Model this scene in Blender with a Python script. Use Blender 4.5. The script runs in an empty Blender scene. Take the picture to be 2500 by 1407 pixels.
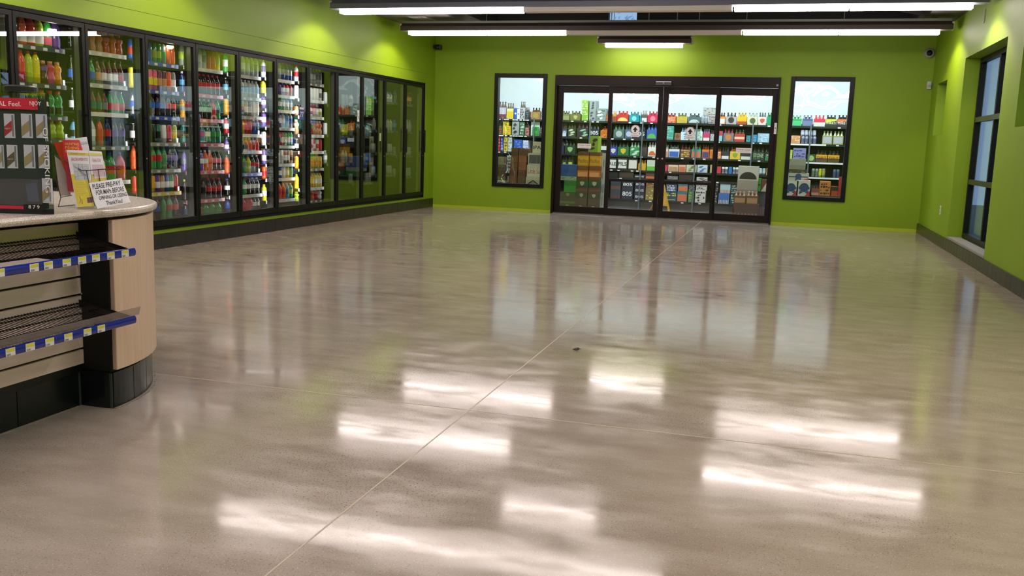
import bpy, math, random
from mathutils import Vector, Matrix
random.seed(7)
SC = bpy.context.scene
COL = SC.collection
# ------------------------------------------------------------------ camera
F, YAW, PITCH, ROLL, CAMH = 2266.4, 0.2802, 0.1552, 0.0322, 1.17
cd = bpy.data.cameras.new('camera'); cam = bpy.data.objects.new('camera', cd); COL.objects.link(cam)
DIR = Vector((-math.sin(YAW)*math.cos(PITCH), math.cos(YAW)*math.cos(PITCH), -math.sin(PITCH)))
_r = Vector((math.cos(YAW), math.sin(YAW), 0)); _u = _r.cross(DIR)
RT = math.cos(ROLL)*_r + math.sin(ROLL)*_u; UP = -math.sin(ROLL)*_r + math.cos(ROLL)*_u
M = Matrix.Identity(4)
for i in range(3):
    M[i][0] = RT[i]; M[i][1] = UP[i]; M[i][2] = -DIR[i]
M[2][3] = CAMH
cam.matrix_world = M
cd.sensor_fit = 'HORIZONTAL'; cd.sensor_width = 36.0; cd.lens = F/2500*36.0
cd.clip_start = 0.05; cd.clip_end = 200
SC.camera = cam
CAM = Vector((0, 0, CAMH))
def ray(px, py): return DIR + RT*((px-1250)/F) - UP*((py-703.5)/F)
def atY(px, py, Y): r = ray(px, py); return CAM + r*(Y/r.y)
def atX(px, py, X): r = ray(px, py); return CAM + r*(X/r.x)
def onplane(px, py, P, n):
    r = ray(px, py); return CAM + r*((Vector(P)-CAM).dot(n)/r.dot(n))
# ------------------------------------------------------------------ world, exposure, light levels
w = bpy.data.worlds.new('world'); SC.world = w; w.use_nodes = True
bg = w.node_tree.nodes['Background']; bg.inputs[0].default_value = (0.33, 0.47, 0.72, 1); bg.inputs[1].default_value = 1.15
vs = SC.view_settings; vs.view_transform = 'Standard'; vs.look = 'None'; vs.gamma = 1; vs.use_curve_mapping = False
vs.exposure = 0.12
SC.cycles.max_bounces = 7; SC.cycles.diffuse_bounces = 4; SC.cycles.glossy_bounces = 4
SC.cycles.transmission_bounces = 4; SC.cycles.transparent_max_bounces = 12
SC.cycles.sample_clamp_indirect = 4.0; SC.cycles.caustics_reflective = False; SC.cycles.caustics_refractive = False
SC.cycles.use_adaptive_sampling = True
E_TUBE = 21.5      # pendant tubes
E_CAVE = 120.0      # tubes in the beer room
E_END = 42.0        # open tube ends beside the walls (W)
E_LED = 20.0       # cooler door strips
# ------------------------------------------------------------------ materials
def lin(c): c /= 255.0; return c/12.92 if c <= 0.04045 else ((c+0.055)/1.055)**2.4
def hexc(h):
    h = h.lstrip('#'); return (lin(int(h[0:2], 16)), lin(int(h[2:4], 16)), lin(int(h[4:6], 16)), 1)
_mats = {}
def mat(h, rough=0.5, metal=0.0, emit=0.0, coat=0.0, bump=0.0, bscale=200.0, alpha=1.0, spec=0.5):
    k = (h, rough, metal, emit, coat, bump, bscale, alpha, spec)
    if k in _mats: return _mats[k]
    m = bpy.data.materials.new('m_'+h.strip('#')); m.use_nodes = True
    nt = m.node_tree; p = nt.nodes['Principled BSDF']
    p.inputs['Base Color'].default_value = hexc(h); p.inputs['Roughness'].default_value = rough
    p.inputs['Metallic'].default_value = metal; p.inputs['Specular IOR Level'].default_value = spec; p.inputs['Coat Weight'].default_value = coat
    if emit: p.inputs['Emission Color'].default_value = hexc(h); p.inputs['Emission Strength'].default_value = emit
    p.inputs['Alpha'].default_value = alpha
    if bump:
        n = nt.nodes.new('ShaderNodeTexNoise'); n.inputs['Scale'].default_value = bscale
        b = nt.nodes.new('ShaderNodeBump'); b.inputs['Strength'].default_value = bump; b.inputs['Distance'].default_value = 0.002
        tc = nt.nodes.new('ShaderNodeTexCoord'); nt.links.new(tc.outputs['Object'], n.inputs['Vector'])
        nt.links.new(n.outputs['Fac'], b.inputs['Height']); nt.links.new(b.outputs['Normal'], p.inputs['Normal'])
    _mats[k] = m; return m
def glass(name, r0, tint=(1, 1, 1, 1), rough=0.0, wave=0.0):
    if name in _mats: return _mats[name]
    m = bpy.data.materials.new(name); m.use_nodes = True; nt = m.node_tree; nt.nodes.clear()
    N = nt.nodes.new; L = nt.links.new
    out = N('ShaderNodeOutputMaterial'); mx = N('ShaderNodeMixShader'); tr = N('ShaderNodeBsdfTransparent'); gl = N('ShaderNodeBsdfGlossy')
    tr.inputs[0].default_value = tint; gl.inputs['Roughness'].default_value = rough; gl.inputs['Color'].default_value = (1, 1, 1, 1)
    g = N('ShaderNodeNewGeometry'); d = N('ShaderNodeVectorMath'); d.operation = 'DOT_PRODUCT'
    L(g.outputs['Normal'], d.inputs[0]); L(g.outputs['Incoming'], d.inputs[1])
    a = N('ShaderNodeMath'); a.operation = 'ABSOLUTE'; L(d.outputs['Value'], a.inputs[0])
    s = N('ShaderNodeMath'); s.operation = 'SUBTRACT'; s.inputs[0].default_value = 1; L(a.outputs[0], s.inputs[1])
    p = N('ShaderNodeMath'); p.operation = 'POWER'; L(s.outputs[0], p.inputs[0]); p.inputs[1].default_value = 5
    q = N('ShaderNodeMath'); q.operation = 'MULTIPLY_ADD'; L(p.outputs[0], q.inputs[0]); q.inputs[1].default_value = 1-r0; q.inputs[2].default_value = r0
    L(q.outputs[0], mx.inputs[0]); L(tr.outputs[0], mx.inputs[1]); L(gl.outputs[0], mx.inputs[2]); L(mx.outputs[0], out.inputs[0])
    if wave:
        tc = N('ShaderNodeTexCoord'); n = N('ShaderNodeTexNoise'); n.inputs['Scale'].default_value = 2.6; n.inputs['Detail'].default_value = 0.5
        b = N('ShaderNodeBump'); b.inputs['Strength'].default_value = 1.0; b.inputs['Distance'].default_value = wave
        L(tc.outputs['Object'], n.inputs['Vector']); L(n.outputs['Fac'], b.inputs['Height']); L(b.outputs[0], gl.inputs['Normal'])
    _mats[name] = m; return m
G_COOL = glass('cooler_glass', 0.13, (0.93, 0.95, 0.93, 1)); G_DOOR = glass('door_glass', 0.03, (0.97, 0.98, 0.98, 1), 0.0, 0.008)
G_WIN = glass('window_glass', 0.05, (0.9, 0.95, 0.97, 1)); G_ACR = glass('acrylic', 0.05, (0.92, 0.93, 0.95, 1), 0.02)
def nodemat(name, fn):
    m = bpy.data.materials.new(name); m.use_nodes = True; nt = m.node_tree
    fn(nt, nt.nodes['Principled BSDF'], nt.nodes.new, nt.links.new); return m
def noise(N, L, vec, scale, detail=3, rough=0.5):
    n = N('ShaderNodeTexNoise'); n.inputs['Scale'].default_value = scale; n.inputs['Detail'].default_value = detail
    n.inputs['Roughness'].default_value = rough; L(vec, n.inputs['Vector']); return n.outputs['Fac']
def ramp(N, L, src, stops):
    r = N('ShaderNodeValToRGB'); L(src, r.inputs[0]); e = r.color_ramp.elements
    while len(e) < len(stops): e.new(0.5)
    for i, (p, c) in enumerate(stops): e[i].position = p; e[i].color = c if len(c) == 4 else (*c, 1)
    return r.outputs[0]
def mixc(N, L, fac, a, b, mode='MIX'):
    m = N('ShaderNodeMix'); m.data_type = 'RGBA'; m.blend_type = mode
    for s, i in ((fac, 0), (a, 6), (b, 7)):
        if hasattr(s, 'type') and not isinstance(s, (tuple, float)): L(s, m.inputs[i])
        else: m.inputs[i].default_value = s
    return m.outputs[2]
def f_floor(nt, p, N, L):
    tc = N('ShaderNodeTexCoord'); v = tc.outputs['Object']
    mp = N('ShaderNodeMapping'); mp.inputs['Scale'].default_value = (0.7, 1.6, 1); L(v, mp.inputs['Vector'])
    big = noise(N, L, mp.outputs[0], 0.7, 5, 0.55); mid = noise(N, L, mp.outputs[0], 4.5, 6, 0.6)
    c1 = ramp(N, L, big, [(0.32, hexc('#877b70')), (0.5, hexc('#978b80')), (0.68, hexc('#958d7d'))])
    c2 = mixc(N, L, ramp(N, L, mid, [(0.35, (0, 0, 0)), (0.7, (1, 1, 1))]), c1, hexc('#a79c92'))
    dens = ramp(N, L, noise(N, L, v, 0.9, 2), [(0.36, (0, 0, 0)), (0.68, (1, 1, 1))])
    sp = ramp(N, L, noise(N, L, v, 150, 1, 0.4), [(0.63, (0, 0, 0)), (0.69, (1, 1, 1))])
    spm = mixc(N, L, 1.0, sp, dens, 'MULTIPLY')
    c3 = mixc(N, L, spm, c2, hexc('#4c453e'))
    sw = ramp(N, L, noise(N, L, v, 210, 0, 0.4), [(0.73, (0, 0, 0)), (0.77, (0.8, 0.8, 0.8))])
    c4 = mixc(N, L, sw, c3, hexc('#c9bda9'))
    L(c4, p.inputs['Base Color'])
    L(ramp(N, L, mid, [(0.3, (0.06,)*3), (0.55, (0.12,)*3), (0.75, (0.22,)*3)]), p.inputs['Roughness'])
    p.inputs['IOR'].default_value = 1.28
    b = N('ShaderNodeBump'); b.inputs['Strength'].default_value = 0.05; b.inputs['Distance'].default_value = 0.004
    mp2 = N('ShaderNodeMapping'); mp2.inputs['Scale'].default_value = (1, 2.2, 1); L(v, mp2.inputs['Vector'])
    L(noise(N, L, mp2.outputs[0], 3.2, 2, 0.4), b.inputs['Height']); L(b.outputs[0], p.inputs['Normal'])
FLOOR = nodemat('polished_concrete', f_floor)
def f_green(nt, p, N, L):
    tc = N('ShaderNodeTexCoord'); v = tc.outputs['Object']
    c = ramp(N, L, noise(N, L, v, 1.3, 3), [(0.3, hexc('#7a9a17')), (0.7, hexc('#7f9f1a'))]); L(c, p.inputs['Base Color'])
    p.inputs['Roughness'].default_value = 0.55; p.inputs['Specular IOR Level'].default_value = 0.35
    b = N('ShaderNodeBump'); b.inputs['Strength'].default_value = 0.15; b.inputs['Distance'].default_value = 0.001
    L(noise(N, L, v, 160, 2), b.inputs['Height']); L(b.outputs[0], p.inputs['Normal'])
GREEN = nodemat('lime_paint', f_green)
def f_top(nt, p, N, L):
    tc = N('ShaderNodeTexCoord'); v = tc.outputs['Object']
    a = ramp(N, L, noise(N, L, v, 260, 2, 0.6), [(0.35, hexc('#a3978e')), (0.5, hexc('#c6bab0')), (0.66, hexc('#e4dcd4'))])
    L(a, p.inputs['Base Color']); p.inputs['Roughness'].default_value = 0.22
TOP = nodemat('speckled_solid_surface', f_top)
def f_wood(nt, p, N, L):
    tc = N('ShaderNodeTexCoord'); mp = N('ShaderNodeMapping'); mp.inputs['Scale'].default_value = (40, 40, 1.5); L(tc.outputs['Object'], mp.inputs['Vector'])
    L(ramp(N, L, noise(N, L, mp.outputs[0], 2, 4), [(0.3, hexc('#d6b8a2')), (0.7, hexc('#e0c5b0'))]), p.inputs['Base Color']); p.inputs['Roughness'].default_value = 0.35
WOOD = nodemat('maple_laminate', f_wood)
def f_slat(nt, p, N, L):
    tc = N('ShaderNodeTexCoord'); mp = N('ShaderNodeMapping'); mp.inputs['Scale'].default_value = (1, 2, 30); L(tc.outputs['Object'], mp.inputs['Vector'])
    L(ramp(N, L, noise(N, L, mp.outputs[0], 2, 4), [(0.3, hexc('#ecd6d6')), (0.7, hexc('#f5e2e2'))]), p.inputs['Base Color']); p.inputs['Roughness'].default_value = 0.3
SLAT = nodemat('slatwall_laminate', f_slat)
def f_tile(nt, p, N, L):
    tc = N('ShaderNodeTexCoord'); v = tc.outputs['Object']
    L(ramp(N, L, noise(N, L, v, 6, 5), [(0.35, hexc('#161615')), (0.7, hexc('#24231f'))]), p.inputs['Base Color']); p.inputs['Roughness'].default_value = 0.3
TILE = nodemat('black_slate_tile', f_tile); GROUT = mat('#3d3b36', 0.9)
def f_white(nt, p, N, L):
    tc = N('ShaderNodeTexCoord'); v = tc.outputs['Object']
    p.inputs['Base Color'].default_value = hexc('#dfe8ee'); p.inputs['Roughness'].default_value = 0.22
    b = N('ShaderNodeBump'); b.inputs['Strength'].default_value = 1.0; b.inputs['Distance'].default_value = 0.05
    L(noise(N, L, v, 2.2, 1), b.inputs['Height']); L(b.outputs[0], p.inputs['Normal'])
WHITEP = nodemat('glossy_white_panel', f_white)
BLACK = mat('#0b0c0b', 0.35); BLACKM = mat('#080808', 0.7); BRONZE = mat('#1a110d', 0.45, spec=0.18)
# ------------------------------------------------------------------ mesh builder
class MB:
    def __init__(s): s.v = []; s.f = []
    def box(s, x0, y0, z0, x1, y1, z1):
        x0, x1 = sorted((x0, x1)); y0, y1 = sorted((y0, y1)); z0, z1 = sorted((z0, z1)); n = len(s.v)
        s.v += [(x0, y0, z0), (x1, y0, z0), (x1, y1, z0), (x0, y1, z0), (x0, y0, z1), (x1, y0, z1), (x1, y1, z1), (x0, y1, z1)]
        s.f += [tuple(n+i for i in q) for q in ((0, 3, 2, 1), (4, 5, 6, 7), (0, 1, 5, 4), (1, 2, 6, 5), (2, 3, 7, 6), (3, 0, 4, 7))]; return s
    def prism(s, pts, z0, z1):
        n = len(s.v); k = len(pts)
        s.v += [(x, y, z0) for x, y in pts] + [(x, y, z1) for x, y in pts]
        s.f += [tuple(n+i for i in reversed(range(k))), tuple(n+k+i for i in range(k))]
        s.f += [(n+i, n+(i+1) % k, n+k+(i+1) % k, n+k+i) for i in range(k)]; return s
    def slab(s, pts, off):      # any planar polygon, thickened along off
        n = len(s.v); k = len(pts); off = Vector(off)
        s.v += [tuple(Vector(p)) for p in pts] + [tuple(Vector(p)+off) for p in pts]
        s.f += [tuple(n+i for i in reversed(range(k))), tuple(n+k+i for i in range(k))]
        s.f += [(n+i, n+(i+1) % k, n+k+(i+1) % k, n+k+i) for i in range(k)]; return s
    def lathe(s, prof, n=14, c=(0, 0, 0), axis='z', close=True):
        b = len(s.v)
        for r, z in prof:
            for i in range(n):
                a = 2*math.pi*i/n; p = (r*math.cos(a), r*math.sin(a), z)
                if axis == 'y': p = (p[0], -z, p[1])
                if axis == 'x': p = (z, p[0], p[1])
                s.v.append((p[0]+c[0], p[1]+c[1], p[2]+c[2]))
        for j in range(len(prof)-1):
            for i in range(n):
                s.f.append((b+j*n+i, b+j*n+(i+1) % n, b+(j+1)*n+(i+1) % n, b+(j+1)*n+i))
        if close:
            s.f.append(tuple(b+i for i in reversed(range(n)))); t = b+(len(prof)-1)*n; s.f.append(tuple(t+i for i in range(n)))
        return s
    def tube(s, pts, r, n=6):
        pts = [Vector(p) for p in pts]
        for a, b in zip(pts[:-1], pts[1:]):
            d = (b-a).normalized(); u = d.orthogonal().normalized(); w2 = d.cross(u); k = len(s.v)
            for P in (a-d*r*0.5, b+d*r*0.5):
                for i in range(n):
                    t = 2*math.pi*i/n; s.v.append(tuple(P+u*(r*math.cos(t))+w2*(r*math.sin(t))))
            s.f += [(k+i, k+(i+1) % n, k+n+(i+1) % n, k+n+i) for i in range(n)]
            s.f += [tuple(k+i for i in reversed(range(n))), tuple(k+n+i for i in range(n))]
        return s
    def mesh(s, name, m, smooth=False, o=(0, 0, 0)):
        me = bpy.data.meshes.new(name); me.from_pydata([(x-o[0], y-o[1], z-o[2]) for x, y, z in s.v], [], s.f); me.materials.append(m)
        if smooth:
            for p in me.polygons: p.use_smooth = len(p.vertices) == 4
        me.update(); return me
    def build(s, name, m, parent=None, smooth=False, world=True, origin=None, bevel=0, local=False):
        # vertices are in world space; a child's are shifted into its root's frame; a root gets its origin at its base centre
        if parent is not None: o = (0, 0, 0) if local else root_loc(parent)
        elif origin is not None: o = origin
        else:
            xs = [v[0] for v in s.v]; ys = [v[1] for v in s.v]; zs = [v[2] for v in s.v]
            o = ((min(xs)+max(xs))/2, (min(ys)+max(ys))/2, min(zs))
        ob = bpy.data.objects.new(name, s.mesh(name, m, smooth, o)); COL.objects.link(ob)
        if parent is not None: ob.parent = parent
        else: ob.location = o
        if bevel:
            b = ob.modifiers.new('bevel', 'BEVEL'); b.width = bevel; b.segments = 2; b.limit_method = 'ANGLE'
        return ob
def root_loc(o):
    t = Vector((0, 0, 0))
    while o is not None: t += o.location; o = o.parent
    return tuple(t)
def tag(o, label, cat, group=None, kind=None):
    o['label'] = label; o['category'] = cat
    if group: o['group'] = group
    if kind: o['kind'] = kind
    return o
def thing(name, label, cat, loc, group=None, rotz=0):
    o = bpy.data.objects.new(name, None); o.empty_display_size = 0.1; COL.objects.link(o); o.location = loc; o.rotation_euler = (0, 0, rotz)
    return tag(o, label, cat, group)
def struct(o): o['kind'] = 'structure'; return o
def child(name, me, parent, loc=(0, 0, 0), rot=(0, 0, 0), label=None):
    o = bpy.data.objects.new(name, me); COL.objects.link(o); o.parent = parent; o.location = loc; o.rotation_euler = rot
    if label: o['label'] = label
    return o
ORD = ['first', 'second', 'third', 'fourth', 'fifth', 'sixth', 'seventh', 'eighth', 'ninth', 'tenth', 'eleventh', 'twelfth', 'thirteenth',
       'fourteenth', 'fifteenth', 'sixteenth', 'seventeenth', 'eighteenth', 'nineteenth', 'twentieth', '21st', '22nd', '23rd', '24th', '25th', '26th', '27th', '28th', '29th', '30th', '31st', '32nd']
# lettering: every string is turned into a mesh once, one unit wide and centred
STR = ['805', 'PILS', 'ALE', 'IPA', 'Little Su', 'A', 'STAND CLEAR', 'TAP IT', "mike's", 'STONE', 'S', '77', 'NJOY', 'REAL Feel.', 'R', '8 7 9',
       'HUNTING', 'FISHING', 'CAMPING', 'SACRAMENTO', 'STREET MAP', 'PLEASE PRE-PAY', 'FOR MAPs BEFORE', 'OPENING OR USEING', 'ThankYou!', 'AUTOMATIC DOOR', 'Pacifico', 'V', 'ELEVATED', 'ENTER ONLY', 'ROAD ATLAS', 'OF SMOKING']
_txt = {}
def _mktexts():
    obs = []
    for t in STR:
        cu = bpy.data.curves.new('t', 'FONT'); cu.body = t; cu.align_x = 'CENTER'; cu.align_y = 'CENTER'; cu.resolution_u = 3; cu.extrude = 0.004; cu.offset = 0.012 if t in ('PLEASE PRE-PAY', 'FOR MAPs BEFORE', 'OPENING OR USEING', 'ThankYou!', '805', 'PILS', 'ALE', 'IPA') else 0
        o = bpy.data.objects.new('t', cu); COL.objects.link(o); obs.append((t, o))
    dg = bpy.context.evaluated_depsgraph_get()
    for t, o in obs:
        me = bpy.data.meshes.new_from_object(o.evaluated_get(dg)); xs = [v.co.x for v in me.vertices]; ys = [v.co.y for v in me.vertices]
        wd = max(xs)-min(xs); cx = (max(xs)+min(xs))/2; cy = (max(ys)+min(ys))/2
        for v in me.vertices: v.co.x = (v.co.x-cx)/wd; v.co.y = (v.co.y-cy)/wd; v.co.z /= wd
        _txt[t] = (me, (max(ys)-min(ys))/wd)
    for t, o in obs: c = o.data; bpy.data.objects.remove(o); bpy.data.curves.remove(c)
_mktexts()
def text(t, parent, loc, width, height, m, rot=(math.pi/2, 0, 0), name='lettering'):
    me, asp = _txt[t]; me = me.copy(); me.materials.clear(); me.materials.append(m)
    o = child(name, me, parent, loc, rot); sy = height/asp; o.scale = (width, sy, 0.3); return o
# ================================================================== ROOM SHELL
XL, XR, YB = -5.99, 2.033, 15.528
Y0, PW = 5.365, 0.8006
CT, CB = 2.122, 0.193            # cooler casing top / bottom
YE = Y0+12*PW
HC = 2.97
R0 = -3.5                        # wall behind the camera
struct(MB().box(-7.3, R0-0.2, -0.1, 2.36, 18.5, 0).build('floor', FLOOR, origin=(0, 0, 0)))
JT = mat('#b3a692', 0.5)
struct(MB().box(-1.262, R0, 0, -1.256, YB-0.1, 0.0006).build('trim_1', JT)); struct(MB().box(-2.9, 3.752, 0, XR, 3.758, 0.0007).build('trim_2', JT))
# left wall (around the cooler), with the thin joint line above it
g = MB(); g.box(XL-0.1, R0, 0, XL, YE, CB); g.box(XL-0.1, YE, 0, XL, YB, CT); g.box(XL-0.1, R0, CT, XL, YB, 2.283); g.box(XL-0.1, R0, 2.289, XL, YB, 3.1); g.box(XL-0.1, R0, 2.283, XL-0.006, YB, 2.289)
g.box(XL-0.1, R0, CB, XL, Y0, CT)
struct(g.build('wall_left', GREEN, origin=(0, 0, 0)))
# back wall with its three openings
W1 = (-4.889, -3.964, 0.413, 2.336); W2 = (-0.016, 0.927, 0.413, 2.336); DX = (-3.819, -0.17, 2.317)
BT = 3.12; yb0, yb1 = YB, YB+0.12
g = MB()
for a, b in ((XL-0.1, W1[0]), (W1[1], DX[0]), (DX[1], W2[0]), (W2[1], XR)): g.box(a, yb0, 0, b, yb1, BT)
for W in (W1, W2): g.box(W[0], yb0, 0, W[1], yb1, W[2]); g.box(W[0], yb0, W[3], W[1], yb1, BT)
g.box(DX[0], yb0, DX[2], DX[1], yb1, BT)
struct(g.build('wall_back', GREEN, origin=(0, 0, 0)))
g = MB(); g.box(XL, yb0-0.012, 0, DX[0], yb0, 0.045); g.box(DX[1], yb0-0.012, 0, XR, yb0, 0.045)
struct(g.build('baseboard_back', mat('#a9c02c', 0.4), origin=(0, YB, 0)))
# right wall with the tall window and the two square niche windows
RW = (10.533, 12.859, 0.151, 2.379); NI = [(14.13, 14.98, 1.47, 2.212), (8.96, 9.813, 1.465, 2.215), (6.6, 7.45, 1.465, 2.215)]; RT1 = XR+0.25
g = MB(); ys = sorted([R0, YB+0.12]+[v for n in NI for v in n[:2]]+[RW[0], RW[1]])
for a, b in zip(ys[:-1], ys[1:]):
    c = (a+b)/2; hole = next((n for n in NI+[RW] if n[0] < c < n[1]), None)
    if hole: g.box(XR, a, 0, RT1, b, hole[2]); g.box(XR, a, hole[3], RT1, b, 3.3)
    else: g.box(XR, a, 0, RT1, b, 3.3)
struct(g.build('wall_right', GREEN, origin=(0, 0, 0)))
struct(MB().box(XL-1.3, R0-0.15, 0, RT1, R0, 3.3).build('wall_rear', GREEN, origin=(0, R0, 0)))
# ceiling: grey soffits along the walls, black raised deck in the middle
SOF = mat('#6f6a66', 0.7); DK = mat('#0c0d0f', 0.8)
struct(MB().box(XL-0.1, R0, HC, -4.86, YB, HC+0.12).build('ceiling', SOF)); struct(MB().box(1.62, R0, HC, XR, YB, HC+0.12).build('ceiling', mat('#4d4540', 0.7)))
g = MB(); g.box(-4.88, R0, HC+0.12, -4.86, YB, 4.4); g.box(1.62, R0, HC+0.12, 1.64, YB, 4.4); g.box(-4.88, R0, 4.4, 1.64, YB+0.1, 4.5)
struct(g.build('ceiling', DK, origin=(0, 0, 4.4)))
CW = (-2.97, -2.50, 3.17, 3.55)
g = MB(); g.box(-4.88, YB-0.02, BT-0.06, CW[0], YB+0.12, 4.4); g.box(CW[1], YB-0.02, BT-0.06, 1.64, YB+0.12, 4.4); g.box(CW[0], YB-0.02, BT-0.06, CW[1], YB+0.12, CW[2]); g.box(CW[0], YB-0.02, CW[3], CW[1], YB+0.12, 4.4)
struct(g.build('wall_upper', DK, origin=(0, YB, 3)))
def f_leaf(nt, p, N, L):
    tc = N('ShaderNodeTexCoord'); v = N('ShaderNodeTexVoronoi'); v.inputs['Scale'].default_value = 14; L(tc.outputs['Object'], v.inputs['Vector'])
    L(ramp(N, L, v.outputs['Distance'], [(0.1, hexc('#ffffff')), (0.3, hexc('#9fb8bd')), (0.6, hexc('#4e6b64'))]), p.inputs['Base Color'])
w6 = struct(MB().box(CW[0], YB+0.05, CW[2], CW[1], YB+0.058, CW[3]).build('window_6', G_WIN))
g = MB(); g.box(-2.93, YB-0.01, CW[2], -2.915, YB+0.04, CW[3]); g.build('window_frame', mat('#c9d4e6', 0.4), w6)
rnd = random.Random(3); g = MB()
for i in range(170):
    x, z = rnd.uniform(-3.9, -1.9), rnd.uniform(3.2, 4.3); y = 17.9+rnd.uniform(0, 0.5); s = rnd.uniform(0.03, 0.07); a = rnd.uniform(0, 3)
    dx, dz = s*math.cos(a), s*math.sin(a); g.slab([(x-dx, y, z-dz), (x-dz*0.5, y+0.02, z+dx*0.5), (x+dx, y, z+dz), (x+dz*0.5, y-0.02, z-dx*0.5)], (0, 0.004, 0))
tag(g.build('tree_foliage', mat('#e4efec', 0.4)), 'pale leaves of a tree seen through the small clerestory window', 'foliage', kind='stuff')
# tile base courses
def tilerun(name, axis, a0, a1, step, face, depth, z1, gap=0.004):
    g = MB(); n = max(1, round(abs(a1-a0)/step)); st = (a1-a0)/n
    for i in range(n):
        p0, p1 = a0+i*st+gap/2, a0+(i+1)*st-gap/2
        if axis == 'y': g.box(face, p0, 0, face+depth, p1, z1)
        else: g.box(p0, face, 0, p1, face+depth, z1)
    o = g.build(name, TILE, origin=(0, 0, 0)); struct(o)
    h = MB()
    if axis == 'y': h.box(face, a0, 0, face+depth*0.8, a1, z1-0.003)
    else: h.box(a0, face, 0, a1, face+depth*0.8, z1-0.003)
    h.build('grout', GROUT, o); return o
tilerun('baseboard_left', 'y', 1.0, YB-0.012, 0.2, XL, 0.009, 0.154)
tilerun('baseboard_right', 'y', 1.0, YB-0.012, 0.2, XR, -0.025, 0.1392)
# window sill strip of the tall window
WF = mat('#0b100f', 0.4, spec=0.2)
def grid_window(name, y0, y1, z0, z1, xf, cols, rows, zbars=None, t=0.05, d=0.09):
    o = struct(MB().box(xf+0.03, y0, z0, xf+0.038, y1, z1).build(name, G_WIN, origin=(xf, (y0+y1)/2, z0)))
    g = MB(); g.box(xf-d/2, y0, z0, xf+d/2, y0+t, z1); g.box(xf-d/2, y1-t, z0, xf+d/2, y1, z1); g.box(xf-d/2, y0+t, z0, xf+d/2, y1-t, z0+t); g.box(xf-d/2, y0+t, z1-t, xf+d/2, y1-t, z1)
    for i in range(1, cols):
        y = y0+(y1-y0)*i/cols; g.box(xf-d/2, y-t/2, z0+t, xf+d/2, y+t/2, z1-t)
    g.build('window_frame', WF, o)
    if zbars:
        h = MB()
        for z in zbars: h.box(xf-d/2-0.004, y0+t, z-t/2, xf+d/2-0.01, y1-t, z+t/2)
        h.build('window_bar', mat('#2f3a1e', 0.4), o)
    return o
o = grid_window('window_3', RW[0], RW[1], RW[2]+0.02, RW[3], XR+0.20, 2, 3, (0.87, 1.63), 0.06, 0.06)
MB().box(XR-0.004, RW[0]+0.002, RW[2]-0.008, XR+0.145, RW[1]-0.002, RW[2]+0.02).build('window_sill', mat('#8f8c84', 0.5), o)
grid_window('window_4', NI[0][0], NI[0][1], NI[0][2], NI[0][3], XR+0.22, 1, 1, None, 0.04, 0.06)
grid_window('window_5', NI[1][0], NI[1][1], NI[1][2], NI[1][3], XR+0.22, 1, 1, None, 0.04, 0.06)
grid_window('window_7', NI[2][0], NI[2][1], NI[2][2], NI[2][3], XR+0.22, 1, 1, None, 0.04, 0.06)
struct(MB().box(RT1, -4, -0.12, 30, 26, -0.02).build('ground', mat('#75766f', 0.9)))
g = MB(); rnd = random.Random(9)
for i in range(260):
    x, y, z = rnd.uniform(7.5, 9.5), rnd.uniform(8, 25), rnd.uniform(0, 2.6); s = rnd.uniform(0.2, 0.45)
    p = [(x+rnd.uniform(-s, s), y+rnd.uniform(-s, s), z+rnd.uniform(-s, s)) for _ in range(4)]; n = len(g.v); g.v += p; g.f += [(n, n+1, n+2), (n, n+2, n+3), (n, n+3, n+1), (n+1, n+3, n+2)]
tag(g.build('hedge', mat('#5d7f54', 0.8)), 'blurred green hedge outside beyond the tall grid window', 'hedge', kind='stuff')
# ================================================================== BEER ROOM SHELL
CY = 18.3
struct(MB().box(XL-0.1, CY, 0, XR+0.3, CY+0.1, 2.95).build('wall_beer_room_back', WHITEP, origin=(0, CY, 0)))
struct(MB().box(XL-0.2, yb1, 0, XL-0.1, CY, 2.95).build('wall_beer_room_left', WHITEP)); struct(MB().box(XR+0.2, yb1, 0, XR+0.3, CY, 2.95).build('wall_beer_room_right', WHITEP))
struct(MB().box(XL-0.2, yb1, 2.95, XR+0.3, CY+0.1, 3.0).build('ceiling_beer_room', WHITEP))
TUBEC = mat('#eef6ff', 0.5, emit=E_CAVE)
for i, x in enumerate((-4.9, -2.9, -0.9, 0.9)):
    t = thing('ceiling_tube_light', f'tube light on the beer room ceiling, {ORD[i]} from the left', 'light', (x, 16.6, 2.87), 'tube lights on the beer room ceiling')
    MB().box(x-0.62, 16.54, 2.92, x+0.62, 16.66, 2.95).build('housing', mat('#dddddd', 0.5), t); MB().box(x-0.6, 16.56, 2.885, x+0.6, 16.64, 2.92).build('tube', TUBEC, t)
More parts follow.
